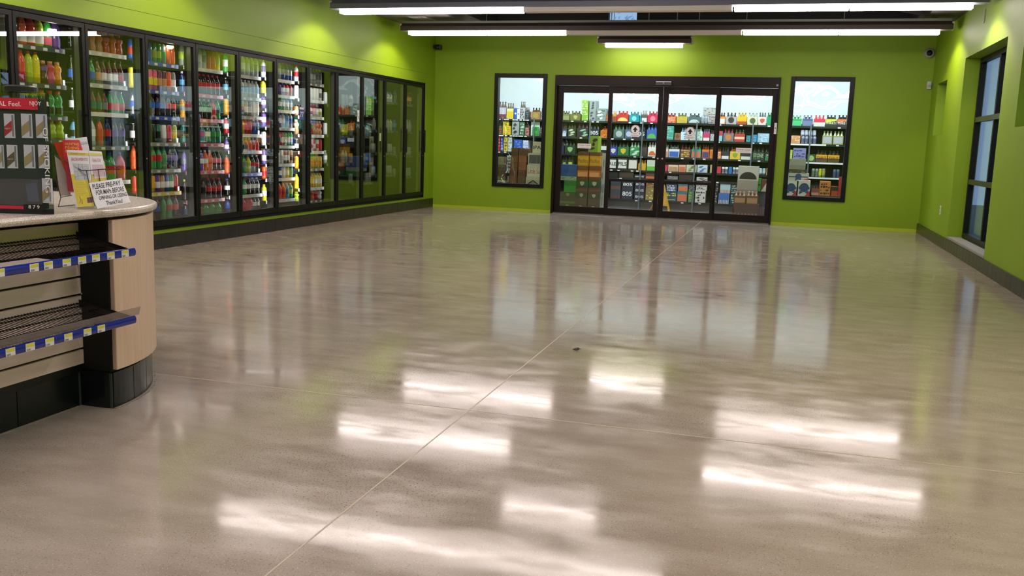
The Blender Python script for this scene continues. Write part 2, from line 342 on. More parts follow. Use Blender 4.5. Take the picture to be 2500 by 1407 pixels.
# ================================================================== PENDANT LIGHTS
TUBE = mat('#fff0ea', 0.5, emit=E_TUBE); LENS0 = mat('#fff6f4', 0.45); HOUS = mat('#4f4441', 0.45); HOUS2 = mat('#7c7f92', 0.4, 0.2); CAPM = mat('#d9d2c4', 0.4); CABLE = mat('#9a9a98', 0.4, 0.6)
ZL = 2.735
def pendant(y, segs, label, group='long pendant lights across the shop', x0=None, x1=None, ribs=False, cables=()):
    xs = [s[0] for s in segs]+[s[1] for s in segs]; x0 = min(xs)-0.11; x1 = max(xs)+0.14
    t = thing('pendant_light', label, 'light', ((x0+x1)/2, y, ZL), group)
    g = MB(); n = 10; pts = [(-0.105, 0.055), (-0.105, 0.115), (-0.06, 0.165), (0.06, 0.165), (0.105, 0.115), (0.105, 0.055)]
    k = len(g.v)
    for X in (x0, x1): g.v += [(X, y+a, ZL+b) for a, b in pts]
    m = len(pts); g.f += [tuple(range(k, k+m)), tuple(reversed(range(k+m, k+2*m)))]+[(k+i, k+m+i, k+m+(i+1) % m, k+(i+1) % m) for i in range(m)]
    if ribs:
        X = x0+0.3
        while X < x1: g.box(X, y-0.108, ZL+0.06, X+0.008, y-0.1, ZL+0.12); X += 0.34
    g.build('housing', HOUS2 if ribs else HOUS, t)
    g = MB(); g.box(x0+0.01, y-0.03, ZL+0.166, x1-0.01, y+0.03, ZL+0.2); g.build('top_channel', mat('#9da096', 0.35, 0.2), t)
    for a, b, lit in segs:
        n = 2 if (b-a) > 1.6 and lit else 1
        for q in range(n):
            A, B = a+(b-a)*q/n, a+(b-a)*(q+1)/n
            MB().box(A+0.008, y-0.07, ZL, B-0.008, y+0.07, ZL+0.054).build('lens', TUBE if lit else LENS0, t)
    for X in (x0, x1): MB().box(X-0.014, y-0.09, ZL+0.058, X+0.014, y+0.09, ZL+0.155).build('end_cap', CAPM, t)
    for X, s_ in ((segs[0][0], -1), (segs[-1][1], 1)):      # the open tube ends throw a cone of light on the wall beside them
        if not segs[0 if s_ < 0 else -1][2] or x1-x0 < 2: continue
        ld = bpy.data.lights.new('tube_end', 'SPOT'); ld.energy = E_END; ld.color = (1.0, 0.80, 0.48); ld.spot_size = math.radians(126); ld.spot_blend = 0.3; ld.shadow_soft_size = 0.05
        o = bpy.data.objects.new('tube_end', ld); COL.objects.link(o); o.parent = t; o.location = (X-s_*0.36-(x0+x1)/2, 0, -0.052); o.rotation_euler = (0, math.radians(-25*s_), 0)
    for X in cables: MB().tube([(X, y, ZL+0.2), (X, y, 4.4)], 0.006).build('cable', CABLE, t)
    return t
LX = [(-5.62, -3.19, True), (-3.18, -0.71, False), (-0.70, 1.79, True)]
pendant(13.47, LX, 'long dark pendant light over the far floor, behind the longest-looking one', cables=(-4.4, -2.0, -1.3, -0.66, 0.6))
pendant(11.2, LX, 'long grey pendant light at the top edge of the photo', ribs=True, cables=(-4.4, -2.0, 0.6))
pendant(15.12, [(-2.92, -1.69, True)], 'short pendant light hanging right before the back wall above the sliding door', None, cables=(-2.8, -1.8))
pendant(9.3, [(-2.70, -1.66, True)], 'short pendant light overhead, seen only as a patch in the floor', None, cables=(-2.5, -1.8))
pendant(8.05, [(-5.4, -3.02, True), (-3.0, -0.80, True)], 'pendant light overhead nearest the map counter, seen reflected in the floor', None, cables=(-4.4, -1.3))
for i, y in enumerate((5.6, 3.0, 0.4)):  # unseen pendants added to brighten the counter and near floor
    pendant(y, [(-5.4, -3.02, True), (-3.0, -0.72, y < 5), (-0.70, 1.6, True)], f'unseen pendant light added overhead for brightness, {ORD[i]} one back', 'added unseen pendant lights', cables=(-4.4, 0.6))
# ceiling vent, roof beams
t = thing('ceiling_vent', 'slatted grey vent in the ceiling edge left of the pendants', 'vent', (-5.37, 13.32, HC-0.02))
MB().box(-5.52, 13.1, HC-0.012, -5.23, 13.55, HC).build('frame', mat('#8b8685', 0.5), t)
for i in range(7): MB().box(-5.50+i*0.04, 13.13, HC-0.018, -5.485+i*0.04, 13.52, HC-0.01).build('slat', mat('#bdb8b6', 0.5), t)
for i, (a, b) in enumerate((((1.0, 14.9, 3.35), (1.72, 13.6, 3.0)), ((1.1, 12.8, 3.4), (1.68, 11.9, 3.02)))):
    tag(MB().tube([a, b], 0.05, 4).build('roof_brace', mat('#3d3a38', 0.6)), f'dark grey roof brace above the right end of the pendants, {("farther", "nearer")[i]} one', 'brace')
# ================================================================== SLIDING DOOR
d = struct(thing('door_1', 'wide dark brown automatic sliding glass door to the beer room', 'door', (-1.995, YB, 0)))
del d['category']; del d['label']
yf = YB-0.045
g = MB(); g.box(DX[0], yf, 2.155, DX[1], YB+0.1, DX[2]); g.box(DX[0], yf, 0, -3.78, YB+0.1, 2.155); g.box(-0.2, yf, 0, DX[1], YB+0.1, 2.155)
g.build('door_frame', BRONZE, d, bevel=0.004)
MB().box(-3.78, yf+0.01, 0, -0.2, YB+0.1, 0.018).build('threshold', mat('#6a6460', 0.4, 0.6), d)
def panel(x0, x1, gx0, gx1, yy, mid):
    p = MB(); p.box(x0, yy, 0.02, gx0, yy+0.045, 2.15); p.box(gx1, yy, 0.02, x1, yy+0.045, 2.15); p.box(gx0, yy, 0.02, gx1, yy+0.045, 0.13); p.box(gx0, yy, 2.035, gx1, yy+0.045, 2.15)
    if mid: p.box(gx0, yy, 0.585, gx1, yy+0.045, 0.63)
    o = p.build('door_panel', BRONZE, d, bevel=0.003)
    MB().box(gx0, yy+0.02, 0.13, gx1, yy+0.028, 2.035).build('glass_pane', G_DOOR, o); return o
panel(-3.78, -2.87, -3.684, -2.905, YB+0.035, False); P2 = panel(-2.90, -2.004, -2.836, -2.076, YB-0.02, True)
P3 = panel(-1.998, -1.10, -1.911, -1.150, YB-0.02, True); panel(-1.13, -0.2, -1.075, -0.28, YB+0.035, False)
t = MB().box(-2.13, yf-0.045, 2.165, -1.87, yf, 2.235).build('motion_sensor', mat('#0e0e0e', 0.3), d, bevel=0.006)
MB().box(-2.12, yf-0.048, 2.22, -1.88, yf-0.044, 2.228).build('sensor_strip', mat('#bdbdb8', 0.3, 0.5), t)
MB().lathe([(0.008, 0), (0.008, 0.006)], 10, (-2.0, yf-0.046, 2.205), 'y').build('sensor_lens', mat('#8d8d8d', 0.2), t)
MB().box(-0.235, yf-0.012, 2.18, -0.205, yf, 2.21).build('status_light', mat('#8f8f88', 0.4), d)
o = MB().box(-0.222, yf-0.006, 1.44, -0.182, yf, 1.615).build('sticker', mat('#d9d9dd', 0.5), d)
MB().lathe([(0.009, 0), (0.009, 0.002)], 10, (-0.202, yf-0.006, 1.53), 'y').build('sticker_mark', mat('#44464c', 0.5), o)
for X in (-2.035, -1.96): MB().lathe([(0.014, 0), (0.014, 0.006)], 12, (X, YB-0.021, 0.99), 'y').build('door_lock', mat('#a9a9a4', 0.3, 0.8), P2 if X < -2 else P3)
STK = mat('#f2f0f2', 0.5); INK = mat('#17171a', 0.5)
def arrow_sign(px, P, lx, ly):
    c = atY(px, ly, YB-0.022); x, z = c.x, c.z; y = YB-0.0225
    o = MB().lathe([(0.073, 0), (0.073, 0.001)], 28, (x, y, z), 'y').build('arrow_sticker', STK, d)
    MB().lathe([(0.066, 0.0012), (0.07, 0.0012), (0.07, 0.002), (0.066, 0.002)], 28, (x, y, z), 'y', close=False).build('ring', INK, o)
    MB().slab([(x-0.042, y-0.0015, z-0.012), (x, y-0.0015, z+0.045), (x+0.042, y-0.0015, z-0.012), (x+0.016, y-0.0015, z-0.012), (x+0.016, y-0.0015, z-0.042), (x-0.016, y-0.0015, z-0.042), (x-0.016, y-0.0015, z-0.012)][::-1], (0, -0.001, 0)).build('arrow', INK, o)
    q = MB().box(x-0.073, y-0.0008, z-0.125, x+0.073, y, z-0.06).build('notice_sticker', mat('#ece6e9', 0.5), d)
    b = root_loc(d)
    text('AUTOMATIC DOOR', q, (x-b[0], y-0.001-b[1], z-0.098-b[2]), 0.12, 0.014, mat('#6b5f66', 0.5)); text('ENTER ONLY', q, (x-b[0], y-0.001-b[1], z-0.117-b[2]), 0.09, 0.01, mat('#6b5f66', 0.5))
arrow_sign(1551, P2, 0, 316); arrow_sign(1685, P3, 0, 321)
def stand_clear(x0, x1, z0, z1):
    y = YB+0.054; q = MB().box(x0, y-0.002, z0, x1, y, z1).build('notice_sticker', mat('#eee8e5', 0.5), d)
    text('STAND CLEAR', q, ((x0+x1)/2+1.995, y-0.003-YB, z1-0.028), (x1-x0)*0.88, 0.026, mat('#3c3839', 0.5)); text('AUTOMATIC DOOR', q, ((x0+x1)/2+1.995, y-0.003-YB, z0+0.017), (x1-x0)*0.8, 0.012, mat('#6b5f66', 0.5))
stand_clear(-3.41, -3.18, 1.115, 1.195); stand_clear(-0.79, -0.55, 1.125, 1.205)
# the two fixed windows beside it
for nm, W in (('window_1', W1), ('window_2', W2)):
    o = struct(MB().box(W[0]+0.06, YB+0.03, W[2]+0.06, W[1]-0.06, YB+0.038, W[3]-0.06).build(nm, G_DOOR)); g = MB(); a, b, c, e = W
    g.box(a, YB-0.03, c, a+0.066, YB+0.1, e); g.box(b-0.066, YB-0.03, c, b, YB+0.1, e); g.box(a+0.066, YB-0.03, c, b-0.066, YB+0.1, c+0.062); g.box(a+0.066, YB-0.03, e-0.066, b-0.066, YB+0.1, e)
    g.build('window_frame', mat('#0a0f0d', 0.4, spec=0.2), o, bevel=0.004)
# ================================================================== DRINK COOLERS
LIN = mat('#15171a', 0.6); LINW = mat('#2c3234', 0.5)
g = MB(); g.box(-6.98, Y0, 0, -6.94, YE, 2.3); g.box(-6.98, Y0-0.05, 0, XL-0.1, Y0, 2.3); g.box(-6.98, YE, 0, XL-0.1, YE+0.05, 2.3); g.box(-6.94, Y0, 2.16, XL-0.1, YE, 2.2); g.box(-6.94, Y0, 0.16, XL-0.02, YE, 0.20)
struct(g.build('wall_cooler_interior', LIN, origin=(-6.5, 10, 0)))
c = thing('cooler_casing', 'long black metal casing round the row of drink cooler doors in the left wall', 'cooler', (-5.98, (Y0+YE)/2, CB))
CB_ = mat('#070807', 0.45, spec=0.15)
MB().box(XL-0.05, Y0, CT-0.038, -5.965, YE, CT).build('top_rail', CB_, c, bevel=0.004); MB().box(XL-0.05, Y0, CB, -5.975, YE, CB+0.035).build('bottom_rail', CB_, c, bevel=0.004)
MB().box(XL-0.05, YE, CB, -5.955, YE+0.02, CT).build('end_post', CB_, c); MB().box(XL-0.05, Y0-0.02, CB, -5.955, Y0, CT).build('end_post', CB_, c)
for i in range(1, 12):
    y = Y0+i*PW
    MB().box(-6.085, y-0.028, CB+0.03, -6.0, y+0.028, CT-0.03).build('mullion', mat('#0a0c0b', 0.35, spec=0.3), c)
def f_led(k): return mat('#f4f8ff', 0.5, emit=E_LED*k)
for i, k in ((1, 1.0), (2, 0.8), (3, 0.8), (4, 0.9), (5, 1.15), (6, 1.9), (7, 2.4), (8, 0.5)):
    y = Y0+i*PW
    o = MB().box(-6.089, y+0.006, 0.35, -6.086, y+0.026, 2.0).build('led_strip', f_led(k), c)
for i in (1, 3):
    y = Y0+(i+1)*PW-0.22; MB().lathe([(0.02, 0), (0.035, 0.012), (0.035, 0.03)], 14, (-6.11, y, 1.985+(0.02 if i > 1 else -0.01))).build('reflected_flare', mat('#fff4e4', 0.5, emit=14), c)  # glowing disc imitates a bulb-like reflected flare
FR = mat('#080908', 0.4, spec=0.2); GASK = mat('#54584f', 0.4); HND = mat('#0a0a0a', 0.3)
def door_meshes():
    y0, y1, z0, z1, x0, x1 = 0.004, PW-0.004, CB+0.038, CT-0.042, -5.998, -5.962
    g = MB(); g.box(x0, y0, z0, x1, y0+0.034, z1); g.box(x0, y1-0.034, z0, x1, y1, z1); g.box(x0, y0+0.034, z0, x1, y1-0.034, z0+0.062); g.box(x0, y0+0.034, z1-0.04, x1, y1-0.034, z1)
    fr = g.mesh('frame', FR)
    gl = MB().box(-5.98, y0+0.03, z0+0.055, -5.976, y1-0.03, z1-0.035).mesh('glass_pane', G_COOL)
    g = MB(); g.box(-6.03, y1-0.056, z0+0.062, -5.985, y1-0.05, z1-0.04); g.box(-6.03, y0+0.05, z0+0.062, -5.985, y0+0.054, z1-0.04); gk = g.mesh('gasket', GASK)
    g = MB(); y = y1-0.02; g.box(-5.935, y-0.011, 0.96, -5.92, y+0.011, 1.335); g.box(-5.962, y-0.008, 1.0, -5.935, y+0.008, 1.02); g.box(-5.962, y-0.008, 1.28, -5.935, y+0.008, 1.30)
    hd = g.mesh('handle', HND)
    lk = MB().lathe([(0.006, 0), (0.006, 0.004)], 10, (-5.962, y1-0.02, 0.905), 'x').mesh('lock', mat('#c8c8c0', 0.3, 0.6)); return fr, gl, gk, hd, lk
dm = door_meshes()
for i in range(12):
    t = thing('cooler_door', f'black framed glass door of the drink cooler, {ORD[i]} from the left end', 'cooler door', (0, Y0+i*PW, 0), 'black framed glass cooler doors')
    for nm, me in zip(('frame', 'glass_pane', 'gasket', 'handle', 'lock'), dm): child(nm, me, t)
    if i == 8:
        o = MB().box(-5.975, 12.417, 1.4, -5.9735, 12.482, 1.565).build('sticker', mat('#c8ccd0', 0.5), t)
        MB().box(-5.9735, 12.43, 1.47, -5.973, 12.44, 1.53).build('sticker_mark', mat('#23262c', 0.5), o); MB().box(-5.9735, 12.455, 1.44, -5.973, 12.47, 1.475).build('sticker_mark', mat('#23262c', 0.5), o)
    if i == 9: MB().box(-5.975, 13.186, 1.13, -5.9735, 13.245, 1.25).build('sticker', mat('#9fa58c', 0.5), t)
    if i == 6:
        o = MB().box(-5.975, 10.742, 1.375, -5.9735, 10.86, 1.535).build('sticker', mat('#27407c', 0.5), t)
        MB().box(-5.9735, 10.745, 1.505, -5.973, 10.857, 1.53).build('sticker_mark', mat('#b9bcc4', 0.5), o)
        text('77', o, (-5.972, 10.80-t.location.y, 1.44), 0.085, 0.07, mat('#c9d0e0', 0.5), (math.pi/2, 0, math.pi/2))
# ---- drinks
PAL = dict(k='#15120f', w='#e9e9e6', r='#c5242b', o='#e2602a', y='#d9cf1f', l='#a9c22f', g='#2d9444', b='#2a5cb8', n='#1f2d66', c='#5f9ec4', p='#dc5b78', v='#6a4a9a',
           m='#5a2f20', t='#c98e5c', s='#c4c7c9', e='#7d8580', d='#1c0f0c', x='#b9c6c4', a='#e09a1c', q='#1f6e5c')
def pm(ch, body=False):
    if ch == 's': return mat(PAL['s'], 0.25, 0.85)
    return mat(PAL[ch], 0.12 if body else 0.3, coat=0.5 if body else 0.0)
PROF = {
 'soda': ([(0.8, 0), (0.97, .03), (1, .12), (.9, .24), (.98, .34), (1, .55), (.97, .64), (.78, .74), (.5, .84), (.36, .9)], (.36, .60, 1.015), (.36, .88, 1.0), 0.036),
 'wide': ([(0.85, 0), (1, .03), (1, .38), (.88, .44), (.88, .5), (1, .56), (1, .66), (.85, .76), (.56, .86), (.5, .88)], (.10, .36, 1.015), (.54, .86, 1.0), 0.042),
 'bump': ([(0.8, 0), (1, .05), (1, .3), (.84, .42), (.82, .52), (1, .64), (.98, .74), (.75, .82), (.5, .87)], (.58, .74, 1.02), (.54, .85, 1.0), 0.038),
 'glas': ([(0.9, 0), (1, .03), (1, .52), (.9, .62), (.5, .76), (.38, .86), (.38, .93)], (.16, .46, 1.015), (.44, .91, 1.0), 0.033),
 'tall': ([(0.9, 0), (1, .03), (1, .72), (.85, .80), (.5, .89), (.42, .92)], (.30, .62, 1.015), (.45, .91, 1.0), 0.034),
 'can': ([(0.78, 0), (1, .04), (1, .9), (.82, .965), (.82, .98)], None, (.82, .965, 1.0), 0.033),
 'big': ([(0.85, 0), (1, .04), (1, .55), (.92, .66), (.6, .8), (.28, .9)], (.25, .52, 1.01), (.3, .89, 1.0), 0.055),
}
_dm = {}
def drink_mesh(kind, h, code):
    k = (kind, round(h, 3), code)
    if k not in _dm:
        prof, lab, cap, r = PROF[kind]; n = 12
        body = MB().lathe([(a*r, b*h) for a, b in prof], n).mesh('body', pm(code[1], True), True)
        cp = MB().lathe([(cap[0]*r, cap[1]*h), (cap[0]*r, h), (cap[0]*r*0.8, h+0.001)], n).mesh('cap', pm(code[0]), True)
        if lab: lb = MB().lathe([(lab[2]*r, lab[0]*h), (lab[2]*r, lab[1]*h)], n, close=False).mesh('label', mat(PAL[code[2]], 0.3), True)
        else:
            lb = MB().lathe([(1.012*r, .25*h), (1.012*r, .62*h)], n, close=False).mesh('label', mat(PAL[code[2]], 0.25), True)
        _dm[k] = (body, cp, lb)
    return _dm[k]
CN = dict(k='black', w='white', r='red', o='orange', y='yellow', l='lime', g='green', b='blue', n='navy', c='pale blue', p='pink', v='purple', m='brown', t='tan', s='silver', e='grey', d='dark', x='clear', a='amber', q='teal')
KN = dict(soda='soda bottle', wide='wide bottle', bump='juice bottle', glas='slim bottle', tall='tall bottle', can='can', big='big bottle')
SH = ['top', 'second', 'third', 'fourth', 'fifth', 'sixth', 'seventh', 'lowest']
def drink(kind, h, code, y, z, x, di, row, pos):
    body, cp, lb = drink_mesh(kind, h, code)
    o = bpy.data.objects.new('drink_can' if kind == 'can' else 'drink_bottle', body); COL.objects.link(o); o.location = (x, y, z)
    o.rotation_euler = (0, 0, random.uniform(0, 6))
    tag(o, f'{CN[code[1]].split()[-1]} {KN[kind]}, {CN[code[2]].split()[-1]} label, {pos}, {SH[min(row, 7)]} shelf, {ORD[di]} cooler door from left', 'can' if kind == 'can' else 'bottle', f'drinks on the {SH[min(row, 7)]} shelf behind the {ORD[di]} cooler door')
    c1 = child('cap' if kind != 'can' else 'can_lid', cp, o); c2 = child('label' if kind != 'can' else 'printed_band', lb, o)
# per bay: rows of (shelf z, kind, height, strip colour, visible drinks left to right, first drink of the bay seen past the previous mullion)
BAYS = {
1: [(1.85, 'wide', .25, '#3a3c3e', 'obw oow orw olw ogp ovv', 'kkk'), (1.54, 'tall', .265, '#3a3c3e', 'rbb rrr rll ryy tmv/bump/.2 tpr/bump/.2 taa/bump/.2', 'odd'), (1.27, 'wide', .22, '#3a3c3e', 'odr odd okd okd ogd ogd', 'oww'), (1.07, 'wide', .17, '#54564f', 'oll oll oll oll oll oll', 'ocw')],
2: [(1.875, 'bump', .19, '#b9b8ae', 'kew oto oto rrp too rrp', 'kke'), (1.585, 'glas', .235, '#a9aaa6', 'kgb kgb kmt kmw kmw kmw kmr', 'kkb'), (1.325, 'glas', .21, '#d9d9d4', 'kmq kmq kmq kme sgr sgo sgr', 'skw'), (1.015, 'soda', .26, '#6a6b66', 'bxw brr bnr bdv bdv', 'kck'), (.69, 'big', .27, '#e4e4e0', 'wxy bgr bpo', 'kdk'), (.42, 'soda', .22, '#55564f', 'wrr wrr wor wor', 'koo')],
3: [(1.855, 'can', .19, '#2c49a6', 'sbb sbb sgl sgl seg soo soo', 'sbr'), (1.58, 'can', .20, '#3a49a0', 'spy spy spy smt smt soo sew', 'syy'), (1.32, 'soda', .235, '#3050b0', 'kdw kdb kdb kdb kdr kdr', 'ksb'), (1.055, 'can', .185, '#8f8f86', 'skk skk sqk sww srp sly', 'skw'), (.785, 'soda', .24, '#7f8478', 'ggw ggr ggr ggg kdv kdv', 'roo'), (.55, 'can', .175, '#cdb544', 'srs saa svw stw sbw sgw srr', 'srr'), (.27, 'soda', .24, '#333333', 'kdb bdb ggg lgr rdr', 'rrr')],
4: [(1.86, 'tall', .235, '#c4c4be', 'wxw wxw wxe orr ooo wyl', 'kel'), (1.585, 'soda', .22, '#cf7f94', 'rdr rdr rdr rdr rdr rdr', 'wnc'), (1.32, 'soda', .215, '#d07688', 'rdr wds wds wds prr ggn', 'kae'), (1.055, 'soda', .215, '#cf5f78', 'wqr wqr gqw gqg gqg', 'kqk'), (.755, 'soda', .225, '#c9647a', 'wdw wvw wow woo kdp kdp', 'kve'), (.44, 'soda', .23, '#cf6d84', 'kdk kdk rdr rdr rdr', 'ldk'), (.24, 'big', .185, '#333333', 'oor ggg ggg wgg', 'wdn')],
5: [(1.85, 'tall', .235, '#c9c9c4', 'wxw wxw wxx wxe wxe', 'kgw'), (1.6, 'tall', .20, '#8f9698', 'wxc wxc wxc wxc wxc wxc', 'skc'), (1.38, 'can', .185, '#a8a8a4', 'srr scb sew sew sww sww', 'saa'), (1.17, 'tall', .18, '#d9d9d9', 'wya wya wrp wrp wbn wbn', 'wrw'), (.975, 'glas', .15, '#d4d4d4', 'wek wek woe woo wrr wrr', 'svw'), (.71, 'soda', .215, '#8f86c4', 'gge gge gyl wdr wdr', 'goo'), (.455, 'soda', .2, '#c9c9c4', 'bvb rgw rdw wdw wdw', 'bkw'), (.24, 'soda', .2, '#333333', 'gge orr orr orr rkw rkw', 'wnb')],
6: [(1.86, 'tall', .22, '#d9d9d9', 'oxw oxw obw obw obw', 'owv'), (1.67, 'tall', .16, '#b4b4b0', 'wvw wvv wvw wrw wrr', 'kyy'), (1.485, 'tall', .165, '#d4d4d4', 'wxw wgw wgw wcw wcw', 'kvw'), (1.265, 'tall', .195, '#b4b4b0', 'wcb wvw wxw wcb wxb', 'wvw'), (1.04, 'can', .17, '#c9d4c9', 'srw srk srw sgw sgw sgw', 'sww'), (.81, 'can', .18, '#c9c9c9', 'sws sws sws smw smw stm', 'svw'), (.63, 'can', .155, '#d4d4d4', 'srw sbw sww syw sgg', 'oor'), (.36, 'tall', .2, '#c4c4c4', 'wxx wor wor wcq wgl', 'yyw')],
7: [(1.87, 'tall', .2, '#77776a', 'yxw wxw wxw wxe wxe', 'rwr'), (1.65, 'can', .17, '#f0f0ec', 'sww sww sww sww swe', 'pww'), (1.43, 'can', .12, '#f0f0ec', 'swv swv sws sws swl', 'ttw'), (1.19, 'bump', .19, '#f0f0ec', 'wwt wtm wrm wto wto wto', 'wtw'), (.97, 'can', .16, '#f0f0ec', 'srw swp srw swr srr', 'wkw'), (.74, 'can', .165, '#8a8a7a', 'sya sya sya sya sya sya', 'saa'), (.48, 'tall', .19, '#f4f4f0', 'yyw yay yay yyw yyw yyw', 'yya'), (.31, 'bump', .13, '#55554f', 'wor wrp www', 'yll')],
8: [(1.62, 'can', .16, '#4a4d44', 'sww sww', 'sww'), (1.2, 'can', .16, '#4a4d44', 'sly sly', 'www'), (.8, 'tall', .18, '#4a4d44', 'wwe wwe', 'wew')],
9: [(1.62, 'tall', .18, '#4a4d44', 'wwe wwe', 'wxw'), (1.2, 'tall', .16, '#4a4d44', 'wwe wcw wwe', 'wwe'), (.8, 'can', .14, '#4a4d44', 'sww sbw sbb', 'saw'), (.5, 'can', .14, '#4a4d44', 'swe swe', 'swe')],
10: [(1.75, 'wide', .16, '#4a4d44', 'wxe wxe', 'kkc'), (1.3, 'tall', .18, '#4a4d44', 'wwe wwe wwe', 'wew'), (.95, 'can', .14, '#4a4d44', 'sws sws', 'wwe'), (.6, 'can', .14, '#4a4d44', 'swe swe', 'kcw')],
11: [(1.75, 'tall', .2, '#4a4d44', 'omt omt', 'ccw'), (1.3, 'tall', .2, '#4a4d44', 'www wew www', 'kbc'), (.9, 'can', .14, '#4a4d44', 'sws sws', 'wew'), (.55, 'can', .14, '#4a4d44', 'sew swe', 'wew')],
}
XF = -6.16; DIM = str.maketrans('ws', 'ee')  # DIM greys white and silver drinks, putting the dim bays' shade into colour
for bi, rows in BAYS.items():
    ys = Y0+bi*PW; ya, ye = ys+0.045, ys+PW-0.045
    for ri, (z, kind, h, strip, vis, first) in enumerate(rows):
        r = PROF[kind][3]; items = vis.split(); r = max(r, .038 if '/' in vis else 0); vs_ = ys*(1+0.17/5.99)+0.012; span = ye-vs_; n = len(items)
        s = thing('cooler_shelf', f'wire cooler shelf with its price strip, {SH[min(ri, 7)]} one behind the {ORD[bi]} cooler door from left', 'shelf', (XF-0.25, (ya+ye)/2, z-0.03), 'cooler shelves')
        g = MB(); g.box(XF-0.5, ya, z-0.012, XF+0.012, ye, z-0.001); g.build('shelf_board', mat('#3d403e', 0.5), s)
        MB().box(XF+0.012, ya, z-0.036, XF+0.018, ye, z+0.004).build('price_strip', mat(strip, 0.35), s)
        for q in range(4):
            y = ya+(ye-ya)*(0.3+0.19*q); MB().box(XF+0.018, y-0.024, z-0.03, XF+0.019, y+0.024, z-0.006).build('price_tag', mat('#d6d6d0' if bi < 8 else '#77796c', 0.4), s)  # tags of the dim far bays get a darker colour as painted shade
        if bi in (1, 2, 3, 5) and kind != 'big' and ri % 2:
            MB().box(XF+0.005, ya+0.05, z+0.004, XF+0.008, ye, z+0.05).build('clear_lip', G_ACR, s)
        pitch = min(span/n, 2*r+0.03); pitch = max(pitch, 2.04*r+0.001)
        for q, code in enumerate(items):
            y = ye-r-0.004-(n-1-q)*pitch
            if y < ya+3*r: continue
            cc = code.split('/'); kd, hh = (cc[1], float(cc[2])) if len(cc) > 1 else (kind, h)
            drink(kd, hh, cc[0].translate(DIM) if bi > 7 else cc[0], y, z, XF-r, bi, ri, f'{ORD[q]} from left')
        if first and (bi > 1):
            fk = 'tall' if kind == 'big' else kind; rr = PROF[fk][3]
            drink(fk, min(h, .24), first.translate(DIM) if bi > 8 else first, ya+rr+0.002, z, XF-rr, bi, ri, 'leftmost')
# ================================================================== COUNTER
T, TB = 0.848, 0.817; ccx, ccy = -3.41, 3.2
ct = thing('service_counter', 'rounded end of the service counter with maple panel and black slatwall bay', 'counter', (-3.3, 2.6, 0))
def arc(R, a0=0.0, a1=math.pi, n=28): return [(ccx+R*math.cos(a0+(a1-a0)*i/n), ccy+R*math.sin(a0+(a1-a0)*i/n)) for i in range(n+1)]
yc0 = 0.2
g = MB(); g.prism([(ccx+0.79, yc0)]+arc(0.79)+[(ccx-0.79, yc0)], TB, T); g.build('countertop', TOP, ct, bevel=0.012)
MB().prism([(ccx+0.745, ccy)]+arc(0.745)+[(ccx-0.745, yc0), (-2.84, yc0), (-2.84, 3.19), (-2.66, 3.19)], 0.165, TB-0.003).build('carcass', BLACKM, ct)
# curved maple panel
g = MB(); A = arc(0.77, 0.0, math.pi, 36); B = arc(0.747, 0.0, math.pi, 36)
g.prism(A+B[::-1], 0.17, 0.803); g.build('curved_panel', WOOD, ct, bevel=0.003)
# slatwall back panel with grooves
g = MB(); zz = [0.187, 0.247, 0.257, 0.478, 0.488, 0.553, 0.563, 0.70, 0.71, 0.785]
for a, b in ((0.187, 0.247), (0.257, 0.478), (0.488, 0.553), (0.563, 0.785)): g.box(-2.84, yc0, a, -2.80, 3.19, b)
g.build('slatwall_panel', SLAT, ct); g = MB(); g.box(-2.835, yc0, 0.19, -2.815, 3.19, 0.785); g.build('slatwall_groove', mat('#1b120f', 0.6), ct)
MB().lathe([(0.004, 0), (0.004, 0.003)], 8, (-2.795, 3.188, 0.487), 'y').build('screw', mat('#d8d8d0', 0.3, 0.5), ct)
# tile plinth
g = MB(); n = 24
for i in range(9):
    y0 = 3.18-(i+1)*0.335; g.box(-2.86, max(y0+0.002, yc0), 0, -2.82, y0+0.333, 0.15)
g.box(-2.82, 3.192, 0, -2.70, 3.21, 0.155)
RP = 0.748
for i in range(16):
    a0, a1 = i*0.1965+0.003, (i+1)*0.1965-0.003; o_ = arc(RP, a0, a1, 4); in_ = arc(RP-0.02, a0, a1, 4); g.prism(o_+in_[::-1], 0, 0.155)
g.prism([(-2.70, 3.192), (-2.665, 3.20), (-2.665, 3.215), (-2.70, 3.215)], 0, 0.155)
g.build('tile_plinth', mat('#10181a', 0.25), ct)
g = MB(); g.prism(arc(RP-0.004)+[(ccx-0.7, yc0), (-2.825, yc0), (-2.825, 3.193), (-2.67, 3.197)], 0, 0.152); g.build('grout', mat('#3b4240', 0.9), ct)
g = MB(); g.box(-2.835, yc0, 0.15, -2.812, 3.19, 0.187); g.prism(arc(0.735)+[(-2.8, 3.195), (-2.67, 3.195)], 0.155, 0.169); g.build('toe_strip', mat('#0b1212', 0.4), ct)
g = MB()
for i in range(30):
    a0, a1 = i*0.05, (i+1)*0.05; o_ = arc(RP+0.012+0.004*math.sin(i*2.1), a0, a1, 1); in_ = arc(RP-0.002, a0, a1, 1); g.prism(o_+in_[::-1], 0, 0.003)
g.box(-2.82, yc0, 0, -2.813, 3.17, 0.003); g.build('sealant_bead', mat('#8d857c', 0.8), ct)
